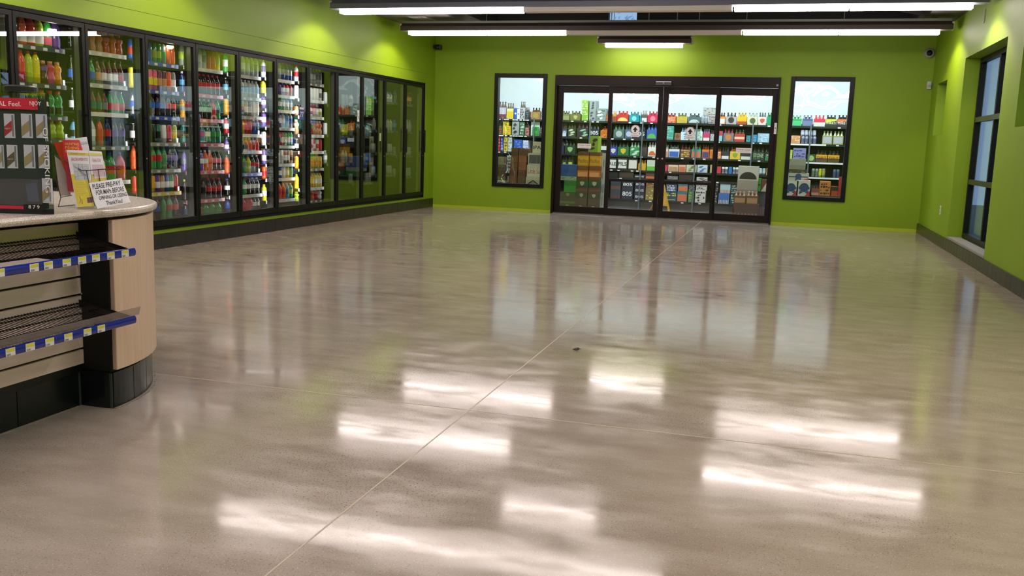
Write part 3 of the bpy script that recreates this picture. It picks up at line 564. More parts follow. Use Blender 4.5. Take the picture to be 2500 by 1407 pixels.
# two tilted wire shelves on the slatwall
def wire_shelf(zf, zb, label, tags, lip, tray):
    t = thing('display_shelf', label, 'shelf', (-2.66, 2.0, zf), 'black wire display shelves on the counter front')
    xb, xf = -2.797, -2.53; W = mat('#0c0b0a', 0.35); dz = (zb-zf)/(xb-xf)
    Z = lambda x: zf+(x-xf)*dz
    g = MB(); y = 0.6
    while y < 3.165: g.tube([(xb, y, Z(xb)), (xf, y, Z(xf))], 0.0016, 4); y += 0.0155
    for x in (xb, xb+0.03, -2.70, -2.615, xf): g.tube([(x, 0.6, Z(x)-0.004), (x, 3.17, Z(x)-0.004)], 0.003, 5)
    g.build('wire_rack', W, t)
    g = MB(); n = Vector((-dz, 0, 1)).normalized()
    g.slab([(xb, 3.172, Z(xb)-0.022), (xb, 3.172, Z(xb)+0.012), (xf, 3.172, Z(xf)+0.01), (xf, 3.172, Z(xf)-0.012)], (0, 0.004, 0)); g.build('end_bracket', W, t)
    g = MB(); g.slab([(-2.66, 0.6, Z(-2.66)-0.012), (-2.60, 0.6, Z(-2.60)-0.012), (-2.60, 3.16, Z(-2.60)-0.012), (-2.66, 3.16, Z(-2.66)-0.012)], (0, 0, -0.002)); g.build('support_band', W, t)
    # blue rounded price rail
    g = MB(); pr = []; k = 8
    for i in range(k+1):
        a = -math.pi/2+math.pi*i/k; pr.append((xf+0.004+0.009*math.cos(a), zf-0.001+0.0165*math.sin(a)))
    pr += [(xf, zf+0.0155), (xf, zf-0.0175)]
    ye = 3.185 if not lip else 3.175; m = len(pr); g.v += [(x, 0.6, z) for x, z in pr]+[(x, ye, z) for x, z in pr]
    g.f += [tuple(range(m)), tuple(reversed(range(m, 2*m)))]+[(i, m+i, m+(i+1) % m, (i+1) % m) for i in range(m)]
    g.build('price_rail', mat('#12278f', 0.2, coat=0.6), t)
    for y in tags:
        o = MB().box(xf+0.0128, y, zf-0.0145, xf+0.014, y+0.041, zf+0.013).build('price_label', mat('#dfe0e6', 0.45), t)
        MB().box(xf+0.014, y+0.003, zf+0.0005, xf+0.0145, y+0.038, zf+0.0115).build('price_field', mat('#d6d335', 0.45), o)
        g = MB()
        for q in range(5): g.box(xf+0.014, y+0.004+q*0.0035, zf-0.013, xf+0.0145, y+0.0055+q*0.0035, zf-0.006)
        g.build('barcode', mat('#24252c', 0.5), o)
    if lip: MB().slab([(xf-0.002, 0.6, zf+0.016), (xf+0.006, 0.6, zf+0.016), (xf+0.016, 0.6, zf+0.05), (xf+0.013, 0.6, zf+0.05)], (0, 2.60, 0)).build('clear_fence', glass('lip_glass', 0.22, (0.72, 0.70, 0.68, 1), 0.15), t)
    if tray: MB().slab([(xf-0.065, 0.6, Z(xf-0.065)+0.003), (xf-0.004, 0.6, zf+0.005), (xf-0.004, 2.78, zf+0.005), (xf-0.065, 2.74, Z(xf-0.065)+0.003)], (0, 0, 0.002)).build('liner', mat('#a59a94', 0.4), t)
    return t
def rail_y(px, py): return atX(px, py, -2.517).y
wire_shelf(0.682, 0.738, 'upper black wire shelf with blue price rail under the counter', [rail_y(x, y) for x, y in ((-12, 683), (73, 666), (108, 660), (153, 650), (191, 643), (225, 636), (262, 629), (297, 622))], False, True)
wire_shelf(0.403, 0.452, 'lower black wire shelf with blue price rail and clear front lip', [rail_y(x, y) for x, y in ((14, 867), (63, 855), (111, 840), (157, 827), (204, 811), (238, 802))], True, False)
# ================================================================== ON THE COUNTER
RED = mat('#c01f3a', 0.35); NV = mat('#1d2433', 0.5); WHT = mat('#e8e6ea', 0.4); GOLD = mat('#b59f74', 0.4); GOLDD = mat('#6e5a3c', 0.4)
dp = thing('display_case', 'clear round-cornered display case of small cartons with red header on the counter', 'display case', (-2.8, 2.95, T))
P1, P0 = Vector((-2.659, 2.85, 0)), Vector((-2.83, 2.80, 0)); fx = (P1-P0).normalized(); fn = Vector((fx.y, -fx.x, 0))
P2_ = Vector((-2.629, 2.874, 0)); PL = P1-fx*0.33; back = -fn*0.26
out = [PL, P1, P2_, P2_+Vector((-0.16, 0.155, 0)), PL+Vector((-0.02, 0.22, 0))]
def offs(pts, k):
    c = sum(pts, Vector())/len(pts); return [(c.x+(p.x-c.x)*k, c.y+(p.y-c.y)*k) for p in pts]
ZT = 1.292
MB().prism(offs(out, 1.0), T+0.0005, T+0.022).build('base', mat('#14161d', 0.35), dp, bevel=0.002)
MB().prism(offs(out, 0.86), T+0.024, ZT-0.02).build('core', NV, dp)
# clear walls
g = MB(); ow = offs(out, 0.985)
for i in range(5):
    a, b = Vector((*ow[i], 0)), Vector((*ow[(i+1) % 5], 0)); nn = (b-a).normalized(); nn = Vector((nn.y, -nn.x, 0))*0.002
    g.slab([(a.x, a.y, T+0.022), (b.x, b.y, T+0.022), (b.x, b.y, ZT), (a.x, a.y, ZT)], nn)
g.build('clear_cover', G_ACR, dp)
g = MB(); g.prism(offs(out, 0.99), ZT, ZT+0.006); g.build('top_plate', G_ACR, dp); c0 = sum(out, Vector())/5
MB().lathe([(0.06, 0), (0.06, 0.02), (0.045, 0.026)], 24, (c0.x+0.03, c0.y, ZT+0.006)).build('top_knob', mat('#121214', 0.4), dp)
def facing(a, k0, k1, z0, z1, off, m, name, parent=dp):     # a flat rectangle on the case's front face, k measured leftwards from P1
    p = lambda k, z: P1-fx*k+fn*off+Vector((0, 0, z))
    return MB().slab([p(k1, z0), p(k0, z0), p(k0, z1), p(k1, z1)], fn*a).build(name, m, parent)
def K(px, off=0.0):   # distance along the face for a pixel column
    q = onplane(px, 400, P1+fn*off, fn); return (P1+fn*off-q).dot(fx)
ZF = lambda py, px=60, off=0.0: onplane(px, py, P1+fn*off, fn).z
hd = facing(0.001, -0.0, 0.33, ZF(267), ZF(240), 0.003, RED, 'header')
rz = math.atan2(fx.y, fx.x); dl = Vector(dp.location)
def ftext(t, px, py, wd, hh, m, par, off=0.005):
    q = onplane(px, py, P1+fn*off, fn); text(t, par, tuple(q-dl), wd, hh, m, (math.pi/2, 0, rz))
ftext('REAL Feel.', 14, 253, 0.112, 0.017, mat('#f0dfe2', 0.5), hd); ftext('NJOY', 86, 254, 0.041, 0.019, mat('#f0dfe2', 0.5), hd); ftext('R', 116.5, 254, 0.006, 0.016, mat('#f0dfe2', 0.5), hd)
pk = 0
def pack(cx, py0, py1, wpx, stripe, name_):
    global pk; ORDN = ORD[pk]; pk += 1
    off = -0.012; k0, k1 = K(cx+wpx/2, off), K(cx-wpx/2, off); z0, z1 = ZF(py1, cx, off), ZF(py0, cx, off)
    p = lambda k, z, o=0: P1-fx*k+fn*(off+o)+Vector((0, 0, z))
    kk = (k0+k1)/2
    t = MB().slab([p(k1, z0), p(k0, z0), p(k0, z1), p(k1, z1)], -fn*0.006).build('small_carton', WHT)
    tag(t, name_, 'carton', 'small white cartons hanging in the display case')
    hgt = z1-z0; wd = abs(k1-k0)
    MB().slab([p(k1, z0+hgt*.05, .001), p(k0+wd*.3, z0+hgt*.32, .001), p(k0+wd*.3, z0+hgt*.72, .001), p(k1, z0+hgt*.45, .001)], fn*0.0004).build('diagonal_band', stripe, t)
    MB().slab([p(k0+wd*.26, z0+hgt*.06, .001), p(k0+wd*.12, z0+hgt*.06, .001), p(k0+wd*.12, z1-hgt*.05, .001), p(k0+wd*.26, z1-hgt*.05, .001)], fn*0.0008).build('side_window', mat('#8d8a92', 0.3), t)
    if stripe in (RED, GOLDD):
        q = p((k0+wd*.3+k1)/2, z0+hgt*.38, .0016)
        text('NJOY', t, tuple(q-Vector(t.location)), wd*0.55, 0.007, mat('#f0e6e0', 0.5), (math.pi/2, 0, rz))
COLS = ((28, 'left'), (70, 'middle'), (106, 'right'))
pack(28, 278, 337, 26, RED, 'small white carton with red diagonal band in the display case, top row')
pack(70, 278, 337, 27, GOLD, 'white carton with pale gold band, top row middle of the display case')
pack(105, 279, 337, 26, GOLD, 'white carton with pale gold band, top row at the right of the display case')
pack(31, 354, 411, 26, GOLDD, 'small carton with dark bronze band in the second row of the display case')
pack(73, 354, 411, 27, GOLD, 'white carton with pale gold band, second row middle of the display case')
pack(107, 354, 411, 25, GOLD, 'white carton with pale gold band, second row at the right of the display case')
pack(2, 354, 411, 18, GOLD, 'white carton half cut by the photo edge in the display case')
pack(112, 436, 496, 24, GOLD, 'white carton with pale gold band, lowest in the display case')
ft = facing(0.001, 0.0, 0.33, ZF(511), ZF(503), 0.002, RED, 'footer_strip')
cl = facing(0.004, K(106), K(55), ZF(512), ZF(499), 0.004, mat('#0c0d10', 0.3), 'code_plate'); ftext('8 7 9', 83, 505.5, 0.041, 0.013, mat('#e6e6e6', 0.5), cl, 0.0095)
q = onplane(119, 380, P2_+Vector((0, 0, 0)), Vector((0.75, -0.6, 0)).normalized())
text('OF SMOKING', dp, tuple(Vector((-2.642, 2.862, 1.05))-dl), 0.24, 0.016, mat('#e0dfe6', 0.5), (math.pi/2, math.pi/2, math.radians(38)))
MB().slab([P1-fx*(K(70))+fn*-0.01+Vector((0, 0, z)) for z in (T+0.05,)] and [P1-fx*K(92, -.01)-fn*.01+Vector((0, 0, ZF(492))), P1-fx*K(64, -.01)-fn*.01+Vector((0, 0, ZF(492))), P1-fx*K(60, -.01)-fn*.01+Vector((0, 0, ZF(450))), P1-fx*K(87, -.01)-fn*.01+Vector((0, 0, ZF(445)))][::-1], fn*0.001).build('empty_pocket', mat('#3a4a6a', 0.4), dp)
# map rack: black wire stand with map packs
NM = Vector((0.55, -0.80, 0.24)).normalized()          # the maps lean back in the stand
PB = onplane(183, 511, (-2.747, 3.114, T), NM); PB.z = T+0.001
def mp_(px, py, off=0.0): return onplane(px, py, PB+NM*off, NM)
def flat(pts, off, th, name, m, parent=None): return MB().slab([mp_(x, y, off) for x, y in pts][::-1], NM*th).build(name, m, parent)
YEL = mat('#d8c92e', 0.35); PAPER = mat('#dcdde0', 0.6)
tilt = (math.radians(90-14), 0, math.atan2(0.55, 0.80))
def ltext(t, par, px, py, wd, hh, m, off):
    q = mp_(px, py, off); return text(t, par, tuple(q-Vector(root_loc(par))), wd, hh, m, tilt)
def map_pack(nm, label, c, cov, title, tx, ty, tw, tint, grp='folded maps in the wire stand'):
    o = flat(c, -0.022, 0.022, nm, WHT); tag(o, label, 'map', grp)
    for nme, pts, m in cov: flat(pts, 0.0003, 0.0006, nme, m, o)
    ltext(title, o, tx, ty, tw, 0.012, tint, 0.0012); return o
o = map_pack('folded_map', 'yellow and white city street map pack leaning in the wire stand, left one', [(164, 369), (217, 371), (231, 505), (189, 508)],
    [('cover_title_field', [(165, 372), (216, 374), (218, 380), (166, 378)], YEL), ('cover_picture', [(177, 399), (216, 401), (220, 438), (184, 440)], mat('#c3cad2', 0.6)), ('cover_base', [(173, 426), (183, 426), (185, 440), (222, 440), (230, 503), (190, 506)], YEL)],
    'SACRAMENTO', 194, 389, 0.062, mat('#b0506e', 0.5))
bl = flat([(212, 483), (225, 481), (227, 494), (214, 496)], 0.0011, 0.0004, 'barcode', mat('#6a4a5a', 0.5), o); ltext('STREET MAP', o, 190, 375.5, 0.055, 0.007, mat('#7d7330', 0.5), 0.0012)
g = MB()
for a, b in (((180, 405), (214, 432)), ((192, 400), (190, 438)), ((180, 420), (216, 412)), ((200, 402), (207, 438)), ((182, 432), (218, 425)), ((186, 410), (212, 406))): g.tube([mp_(*a, 0.0012), mp_(*b, 0.0012)], 0.0005, 4)
g.build('map_lines', mat('#6d7480', 0.6), o)
g = MB()
for i in range(7): g.tube([mp_(186, 447+i*5, 0.001), mp_(205+(i % 3)*4, 447+i*5-0.5, 0.001)], 0.0004, 4)
g.build('small_print', mat('#7a6d24', 0.6), o); g = MB(); g.tube([mp_(194, 480, .001), mp_(197, 488, .001), mp_(195, 497, .001)], 0.0007, 4); g.tube([mp_(200, 487, .001), mp_(201, 498, .001)], 0.0009, 4); g.build('logo', mat('#4b431a', 0.6), o)
o = map_pack('folded_map', 'paler folded map pack with small red title, right one in the wire stand', [(218, 371), (249, 373), (262, 443), (262, 500), (232, 505)],
    [('cover_title_field', [(219, 373), (248, 375), (249, 380), (219, 380)], mat('#d9d07a', 0.5)), ('cover_picture', [(224, 402), (252, 402), (258, 430), (228, 432)], mat('#d6bfcb', 0.6)), ('cover_base', [(223, 426), (230, 426), (231, 436), (261, 434), (261, 495), (234, 500)], mat('#cfc04a', 0.5))],
    'ROAD ATLAS', 236, 391, 0.03, mat('#b8707c', 0.5))
# thickness of the plastic sleeve side
gb = flat([(154, 346), (196, 346), (204, 372), (200, 470), (168, 470)], -0.075, 0.03, 'guide_book', mat('#c0182a', 0.35)); tag(gb, 'red outdoor guide book with yellow capitals standing behind the maps', 'book')
for tx, py in (('HUNTING', 352), ('FISHING', 361), ('CAMPING', 369)): ltext(tx, gb, 176, py, 0.052, 0.011, mat('#e8c53a', 0.5), -0.0435)
sd = MB().slab([mp_(131, 349, -0.09), mp_(155, 346, -0.05), mp_(167, 437, -0.05)][::-1], NM*0.002).build('side_cover', mat('#c2141c', 0.3), gb)
hb = MB().slab([mp_(133, 380, -0.1), mp_(158, 400, -0.085), mp_(172, 476, -0.085), mp_(146, 476, -0.1)][::-1], -NM*0.02).build('brochure_box', mat('#b9b3ad', 0.6)); tag(hb, 'greyish white cardboard brochure box behind the red guide book', 'box')
sh = MB().slab([mp_(160, 336, -0.12), mp_(168, 337, -0.12), mp_(186, 338, -0.12), mp_(212, 335, -0.12), mp_(220, 375, -0.12), mp_(224, 470, -0.12), (mp_(172, 470, -0.12))][::-1], NM*0.004).build('loose_brochures', mat('#d3d2d6', 0.6)); tag(sh, 'curled white leaflets sticking up behind the red guide book', 'leaflet')
MB().slab([mp_(196, 347, -0.115), mp_(213, 345, -0.115), mp_(214, 350, -0.115), mp_(196, 352, -0.115)][::-1], NM*0.0006).build('heading', mat('#9fb3c8', 0.5), sh)
wr = thing('wire_map_stand', 'black wire stand holding the folded maps on the counter', 'stand', tuple(mp_(205, 500, -0.03)*Vector((1, 1, 0)) if False else (mp_(205, 500, -0.03).x, mp_(205, 500, -0.03).y, T)))
WIRE = mat('#15100f', 0.4)
def wires(name, segs, off=0.008, r=0.0016):
    g = MB()
    for s in segs: g.tube([mp_(x, y, off) for x, y in s], r)
    return g.build(name, WIRE, wr)
MB().tube([mp_(133.5, 378, -0.05), mp_(201, 417, .008), mp_(258, 413, .008), mp_(295.5, 413.5, .008)], 0.0018).build('front_hoop', WIRE, wr)
wires('front_bars', [[(211, 417), (222, 470), (232, 503)], [(239.5, 414.5), (250, 480)], [(258, 414), (270, 472)], [(283.5, 413), (292, 450)]])
MB().tube([mp_(253.5, 390, -0.03), mp_(295.5, 413.5, .008)], 0.0018).build('side_arm', WIRE, wr)
g = MB(); g.tube([mp_(135, 430, -0.04), mp_(148.5, 482, -0.03)], 0.0018); g.tube([mp_(148.5, 482, -0.03), Vector((*onplane(142.7, 504.5, (0, 0, T+0.002), Vector((0, 0, 1))).xy, T+0.002)), Vector((*onplane(182, 500.5, (0, 0, T+0.002), Vector((0, 0, 1))).xy, T+0.002))], 0.0018); g.tube([mp_(148.5, 482, -0.03), mp_(175, 477, -0.01)], 0.0018); g.build('back_leg', WIRE, wr)
# hand written sign
NS = Vector((0.45, -0.86, 0.22)).normalized(); SB = onplane(238, 510.5, (0, 0, T+0.001), Vector((0, 0, 1))); SB = CAM+(SB-CAM)*0.97
def sp_(px, py, off=0.0): return onplane(px, py, SB+NS*off, NS)
sg = MB().slab([sp_(217, 447), sp_(297, 435), sp_(319, 494), sp_(238, 510.5)][::-1], NS*0.001).build('handwritten_sign', mat('#f6f4fc', 0.6)); tag(sg, 'white paper sign with black handwriting leaning at the front of the map stand', 'sign')
ax = (sp_(297, 435)-sp_(217, 447)).normalized(); ay = NS.cross(ax); Rm = Matrix((ax, ay, NS)).transposed().to_euler()
for tx, px, py, wd, hh in (('PLEASE PRE-PAY', 260, 451.5, 0.105, 0.020), ('FOR MAPs BEFORE', 268.5, 466, 0.105, 0.019), ('OPENING OR USEING', 276, 479, 0.105, 0.015), ('ThankYou!', 279, 493, 0.062, 0.017)):
    o = text(tx, sg, tuple(sp_(px, py, 0.0015)-Vector(sg.location)), wd, hh, mat('#2b2b33', 0.6), tuple(Rm))
# ================================================================== BEER ROOM CONTENTS
YR = 17.6; SZ = (1.63, 1.32, 1.0, 0.735, 0.585, 0.18)
rk = thing('beer_rack', 'long black shelving rack along the back of the beer room', 'rack', (-1.85, 17.85, 0))
RKB = mat('#14181c', 0.5)
MB().box(-5.75, 18.12, 0.02, 2.15, 18.14, 1.68).build('back_panel', mat('#20262b', 0.5), rk)
for i, z in enumerate(SZ):
    MB().box(-5.75, YR-0.01, z-0.035, 2.15, 18.12, z-0.0005).build('shelf', RKB, rk)
MB().box(-5.75, YR+0.03, 0.0, 2.15, YR+0.05, 0.145).build('kick_plate', mat('#5a5a5e', 0.4), rk)
for x in (-5.75, -4.72, -3.62, -2.62, -1.62, -0.62, 0.38, 1.38, 2.12):
    MB().box(x-0.012, YR-0.03, 0, x+0.012, YR-0.011, 1.66).build('upright', mat('#6a7880', 0.35, 0.5), rk)
for z, a, b in ((SZ[1], -0.3, 0.66), (SZ[2], 0.05, 1.0), (SZ[3], 0.15, 0.95)):
    MB().box(a, YR-0.018, z-0.03, b, YR-0.0105, z-0.002).build('white_shelf_edge', mat('#e6eaea', 0.4), rk)
TAGM = mat('#e2e4e2', 0.5)
for px, r in [(1219, 0), (1233, 0), (1239, 0), (1254, 0), (1261, 0), (1271, 0), (1280, 0), (1284, 0), (1288, 0), (1220, 1), (1226, 1), (1235, 1), (1247, 1), (1254, 1), (1261, 1), (1268, 1), (1274, 1), (1283, 1), (1218, 2), (1233, 2), (1397, 0), (1429, 0), (1447, 0), (1459, 0), (1418, 1), (1495, 1), (1524, 1), (1544, 1), (1538, 0), (1566, 0), (1591, 0), (1550, 2), (1566, 2), (1596, 2), (1492, 3), (1510, 3), (1543, 3), (1556, 3),
              (1514, 4), (1553, 5), (1587, 5), (1666, 2), (1695, 2), (1720, 2), (1636, 3), (1665, 5), (1708, 5), (1758, 0), (1810, 0), (1878, 0), (1755, 1), (1839, 1), (1858, 1), (1806, 2), (1854, 2), (1750, 4), (2050, 0), (2014, 1), (2046, 1), (2038, 2), (1972, 2), (2008, 3), (2040, 3)]:
    c = atY(px, 300+r*40, YR-0.02).x
    MB().box(c-0.024, YR-0.022, SZ[r]-0.029, c+0.024, YR-0.0185, SZ[r]-0.008).build('price_tag', TAGM, rk)
_ct = {}
def emblem(o, x0, x1, z0, z1, y, em, m, m2=None):
    w_, h_ = x1-x0, z1-z0; cx, cz = (x0+x1)/2, (z0+z1)/2; g = MB(); e = 0.0012
    if em == 'p': g.box(x0+w_*.08, y-e, z0+h_*.12, x1-w_*.08, y, z1-h_*.15)
    elif em == 'f': g.box(x0+w_*.06, y-e, z0+h_*.06, x1-w_*.06, y, z0+h_*.72)
    elif em == 'b': g.box(x0, y-e, z0+h_*.32, x1, y, z0+h_*.62)
    elif em == 'l': g.box(x0, y-e, z0, x1, y, z0+h_*.4)
    elif em == 'u': g.box(x0, y-e, z0+h_*.55, x1, y, z1)
    elif em == 'k': g.slab([(x0+w_*.55, y, z0), (x1, y, z0), (x1, y, z0+h_*.38)], (0, -e, 0))
    elif em == 't': g.slab([(x0, y, z0), (x1, y, z0), (x1, y, z0+h_*.75)], (0, -e, 0))
    elif em == 'w': g.slab([(x0, y, z1), (x0, y, z0+h_*.5), (x1, y, z0+h_*.8), (x1, y, z1)], (0, -e, 0))
    elif em == 'd': g.lathe([(min(w_, h_)*.36, 0), (min(w_, h_)*.36, e)], 16, (cx, y, cz), 'y')
    elif em == 'c':
        k = min(w_, h_)*.34; g.slab([(cx-k, y, cz+k*.7), (cx-k*.8, y, cz-k*.3), (cx, y, cz-k), (cx+k*.8, y, cz-k*.3), (cx+k, y, cz+k*.7), (cx, y, cz+k)], (0, -e, 0))
    elif em == 'a':
        n = 10; g.slab([(x0+w_*.08, y, z0+h_*.1)]+[(cx-w_*.42*math.cos(math.pi*i/n), y, z0+h_*(.1+.5*math.sin(math.pi*i/n))) for i in range(n+1)], (0, -e, 0))
    elif em == 'm':
        rr = random.Random(round(x0*1000))
        for row_ in range(4):
            a = x0+w_*.08; zb = z0+h_*(.08+.22*row_)
            while a < x1-w_*.16:
                ww = w_*rr.uniform(.05, .24)
                if rr.random() < .72: g.box(a, y-e, zb+h_*rr.uniform(0, .05), min(a+ww, x1-w_*.06), y, zb+h_*rr.uniform(.09, .19))
                a += ww+w_*.04
    elif em == 's':
        n = 7
        for q in range(n): g.box(x0+w_*q/n+w_*.02, y-e, z0, x0+w_*(q+.6)/n, y, z0+h_*.36)
    elif em == 'x':
        rr = random.Random(round(x0*1000)+5); n = 14
        for q in range(3):
            X, Z, A, B = x0+w_*rr.uniform(.25, .75), z0+h_*(.22+.26*q), w_*rr.uniform(.14, .3), h_*rr.uniform(.07, .13)
            g.slab([(X+A*math.cos(2*math.pi*i/n)*(1+.3*math.sin(3*i)), y, Z+B*math.sin(2*math.pi*i/n)+A*.25*math.cos(2*math.pi*i/n)) for i in range(n)], (0, -e*(1+q*.1), 0))
    elif em == 'r':    # ribbon rosette
        k = min(w_, h_)*.40; g.lathe([(k, 0), (k, e)], 18, (cx, y, cz+h_*.06), 'y'); g.box(cx-w_*.46, y-e*1.5, cz-h_*.05, cx+w_*.46, y, cz+h_*.1)
        g.slab([(cx-k*.9, y, cz-k*.4), (cx-k*1.0, y, cz-k*1.3), (cx-k*.2, y, cz-k*.9)], (0, -e, 0)); g.slab([(cx+k*.2, y, cz-k*.9), (cx+k*1.0, y, cz-k*1.3), (cx+k*.9, y, cz-k*.4)], (0, -e, 0))
    g.build('printed_panel', m, o)
rowcnt = {}
ROWN = ('top', 'second', 'third', 'fourth', 'fifth', 'bottom')
def where(row, stack, sec):
    k = (stack or row, None if stack else sec); rowcnt[k] = rowcnt.get(k, 0)+1; n = rowcnt[k]-1
    if stack: return f'{ORD[n]} up in {stack}'
    return f'{ORD[n]} on {ROWN[row]} shelf in {sec}'
def item(kind, xl, xr, yt, yb, row, col, em=None, c2=None, txt=None, tc='#e8e8e8', desc='', Y=None, depth=0.26, neck='#3a2a1c', stack=None, z0=None, n=None, c3=None, em2=None, name=None):
    Y = Y or YR; ym = (yt+(yb or yt+25))/2; x0 = atY(xl, ym, Y).x; x1 = atY(xr, ym, Y).x; xm = (xl+xr)/2
    sec = next(n for lim, n in ((1345, 'left window'), (1492, 'first door pane'), (1615, 'second door pane'), (1752, 'third door pane'), (1900, 'fourth door pane'), (9999, 'right window')) if xm < lim)
    if z0 is None: z0 = SZ[row] if row is not None else max(0.0, atY(xm, yb, Y).z)
    z1 = atY(xm, yt, Y).z
    if row: z1 = min(z1, SZ[row-1]-.045)
    elif Y == YR and z0 < .6: z1 = min(z1, .545)
    lab = desc+(', '+where(row, stack, sec) if row is not None or stack else '')
    if kind == 'K':
        n = n or max(1, round((x1-x0)/0.07)); st = (x1-x0)/n
        for q in range(n):
            r = min(st*.47, .036); h = z1-z0
            key = ('K', round(r, 3), round(h, 2), col)
            if key not in _ct:
                _ct[key] = (MB().lathe([(.8*r, 0), (r, .05*h), (r, .9*h), (.8*r, h)], 12).mesh('body', mat(col, .3, .3), True), MB().lathe([(1.02*r, .25*h), (1.02*r, .7*h)], 12, close=False).mesh('printed_band', mat(c2 or col, .3), True))
            o = bpy.data.objects.new('drink_can', _ct[key][0]); COL.objects.link(o); o.location = (x0+st*(q+.5), Y+r+0.002, z0)
            tag(o, f'{desc}, {ORD[q]} of {n}, '+(f'{ROWN[row]} shelf in {sec}' if row is not None else f'upper layer in {sec}'), 'can', f'cans in the beer room, {desc}'); child('printed_band', _ct[key][1], o)
        return
    g = MB(); zt = z1
    if kind == 'C': zt = z0+(z1-z0)*0.72
    x0 += .003; x1 -= .003
    if kind == 'C':
        hs = (zt-z0)*0.3; g.box(x0, Y, z0, x1, Y+depth*.7, zt-hs*.3); g.slab([(x0, Y+depth*.35-.002, zt-hs*.3), (x1, Y+depth*.35-.002, zt-hs*.3), (x1-(x1-x0)*.25, Y+depth*.35-.002, zt+hs*.6), (x0+(x1-x0)*.25, Y+depth*.35-.002, zt+hs*.6)], (0, .004, 0))
    else: g.box(x0, Y, z0, x1, Y+depth, zt)
    nm = name or ('six_pack_carrier' if kind == 'C' else 'drinks_case')
    o = g.build(nm, mat(col, .45), bevel=.002 if kind == 'B' else 0)
    tag(o, lab, 'six-pack' if kind == 'C' else 'case', 'six-packs in the beer room' if kind == 'C' else 'drink cases in the beer room')
    if em: emblem(o, x0, x1, z0, zt-(0.3*(zt-z0)*.3 if kind == 'C' else 0), Y, em, mat(c2, .45))
    if em2: emblem(o, x0, x1, z0, zt, Y-.0012, em2, mat(c3, .45))
    if kind == 'C':
        k = n or 3; r = min((x1-x0)/k*.3, .016)
        for q in range(k):
            X = x0+(x1-x0)*(q+.5)/k; h = z1-zt+.05
            key = ('N', round(r, 3), round(h, 2), neck)
            if key not in _ct: _ct[key] = MB().lathe([(r*1.6, 0), (r*1.5, h*.3), (r*.75, h*.62), (r*.7, h*.86), (r*.95, h*.87), (r*.95, h)], 9).mesh('bottle', mat(neck, .2, coat=.5), True)
            child('bottle', _ct[key], o, (X-o.location.x, Y+.05-o.location.y, zt-.05-z0))
    if txt:
        wd = (x1-x0)*.84; hh = min((zt-z0)*.4, wd*.45)
        text(txt, o, ((x0+x1)/2-o.location.x, Y-.003-o.location.y, (zt-z0)*(.5 if em2 != 'n' else .35)), wd, hh, mat(tc, .5))
    return o
I = item
# --- seen through the left window
ZW_ = lambda py, px: atY(px, py, YR).z
for a in [('C', 1216, 1236, 248, None, 0, '#b9b3c4', 'l', '#6c3a44'), ('C', 1237, 1254, 252, None, 0, '#d6cf9a', 'f', '#d9b92c'), ('B', 1244+11, 1262, 264, None, 0, '#2f56b8', 'd', '#dfe6f0'), ('B', 1262, 1269, 266, None, 0, '#dfe2e6', 'd', '#7d9ac2'), ('C', 1269, 1282, 248, None, 0, '#aab0b4', 'm', '#4a3a32'), ('C', 1283, 1291, 262, None, 0, '#30343a', 'm', '#7c828a'), ('C', 1297, 1319, 263, None, 0, '#9a6a44', 'd', '#8f8a3c'), ('C', 1320, 1330, 264, None, 0, '#8a8f9a', 'm', '#42464e')]:
    I(*a, desc={1216: 'lilac and plum carrier', 1237: 'cream and yellow carrier', 1255: 'blue can box', 1262: 'white can box', 1269: 'silver carrier of clear bottles', 1283: 'charcoal carrier', 1297: 'brown carrier with olive emblem', 1320: 'grey carrier at window edge'}[a[1]], neck='#5b4a3c' if a[1] < 1290 else '#241a14')
I('C', 1214, 1227, 290, None, 1, '#2f4a2c', 'm', '#c25a3a', desc='green and red carrier'); I('B', 1227, 1247, 308, None, 1, '#d6bd2c', 'm', '#b8961c', desc='wide yellow case'); I('B', 1228, 1242, 297, 308, None, '#dcc62e', 'm', '#3a3618', desc='tall yellow case with two dark marks on top of wide yellow case', z0=ZW_(308, 1237)+.001)
I('B', 1250, 1268, 296, None, 1, '#9aa0a2', 'x', '#2a2e30', desc='silver case with black lettering'); I('B', 1269, 1281, 298, None, 1, '#3a6a46', 'm', '#c9d0cc', desc='green and white case'); I('C', 1282, 1292, 300, None, 1, '#7c3a38', 'm', '#c8a8a0', desc='dull red carrier')
I('B', 1296, 1318, 297, None, 1, '#dfe8ea', None, None, desc='plain white board', Y=YR+.05, depth=.02); I('B', 1299, 1314, 309, None, 1, '#2fa344', 'm', '#1c6a2e', desc='bright green can pack', Y=YR-.0); I('C', 1319, 1328, 300, None, 1, '#4a3a30', 'm', '#b0b89a', desc='dark brown carrier')
for x0, x1, c, c2, ds in ((1214, 1221, '#c0222c', '#e0c0c0', 'narrow red box'), (1222, 1229, '#3a4aa0', '#c8c8d8', 'narrow blue box'), (1230, 1239, '#d8c04a', '#4a3a1a', 'yellow box with dark figure'), (1240, 1250, '#d8dadc', '#8a8e92', 'white box with grey marks')): I('B', x0, x1, 334, None, 2, c, 'm', c2, desc=ds)
I('B', 1254, 1275, 341, None, 2, '#2f55b4', 'm', '#6f90d8', desc='blue can case'); I('B', 1276, 1290, 343, None, 2, '#c6cfe6', 'm', '#7f90c8', desc='pale blue and white case')
Yw = 16.55
ZW = lambda py, px, Y: atY(px, py, Y).z
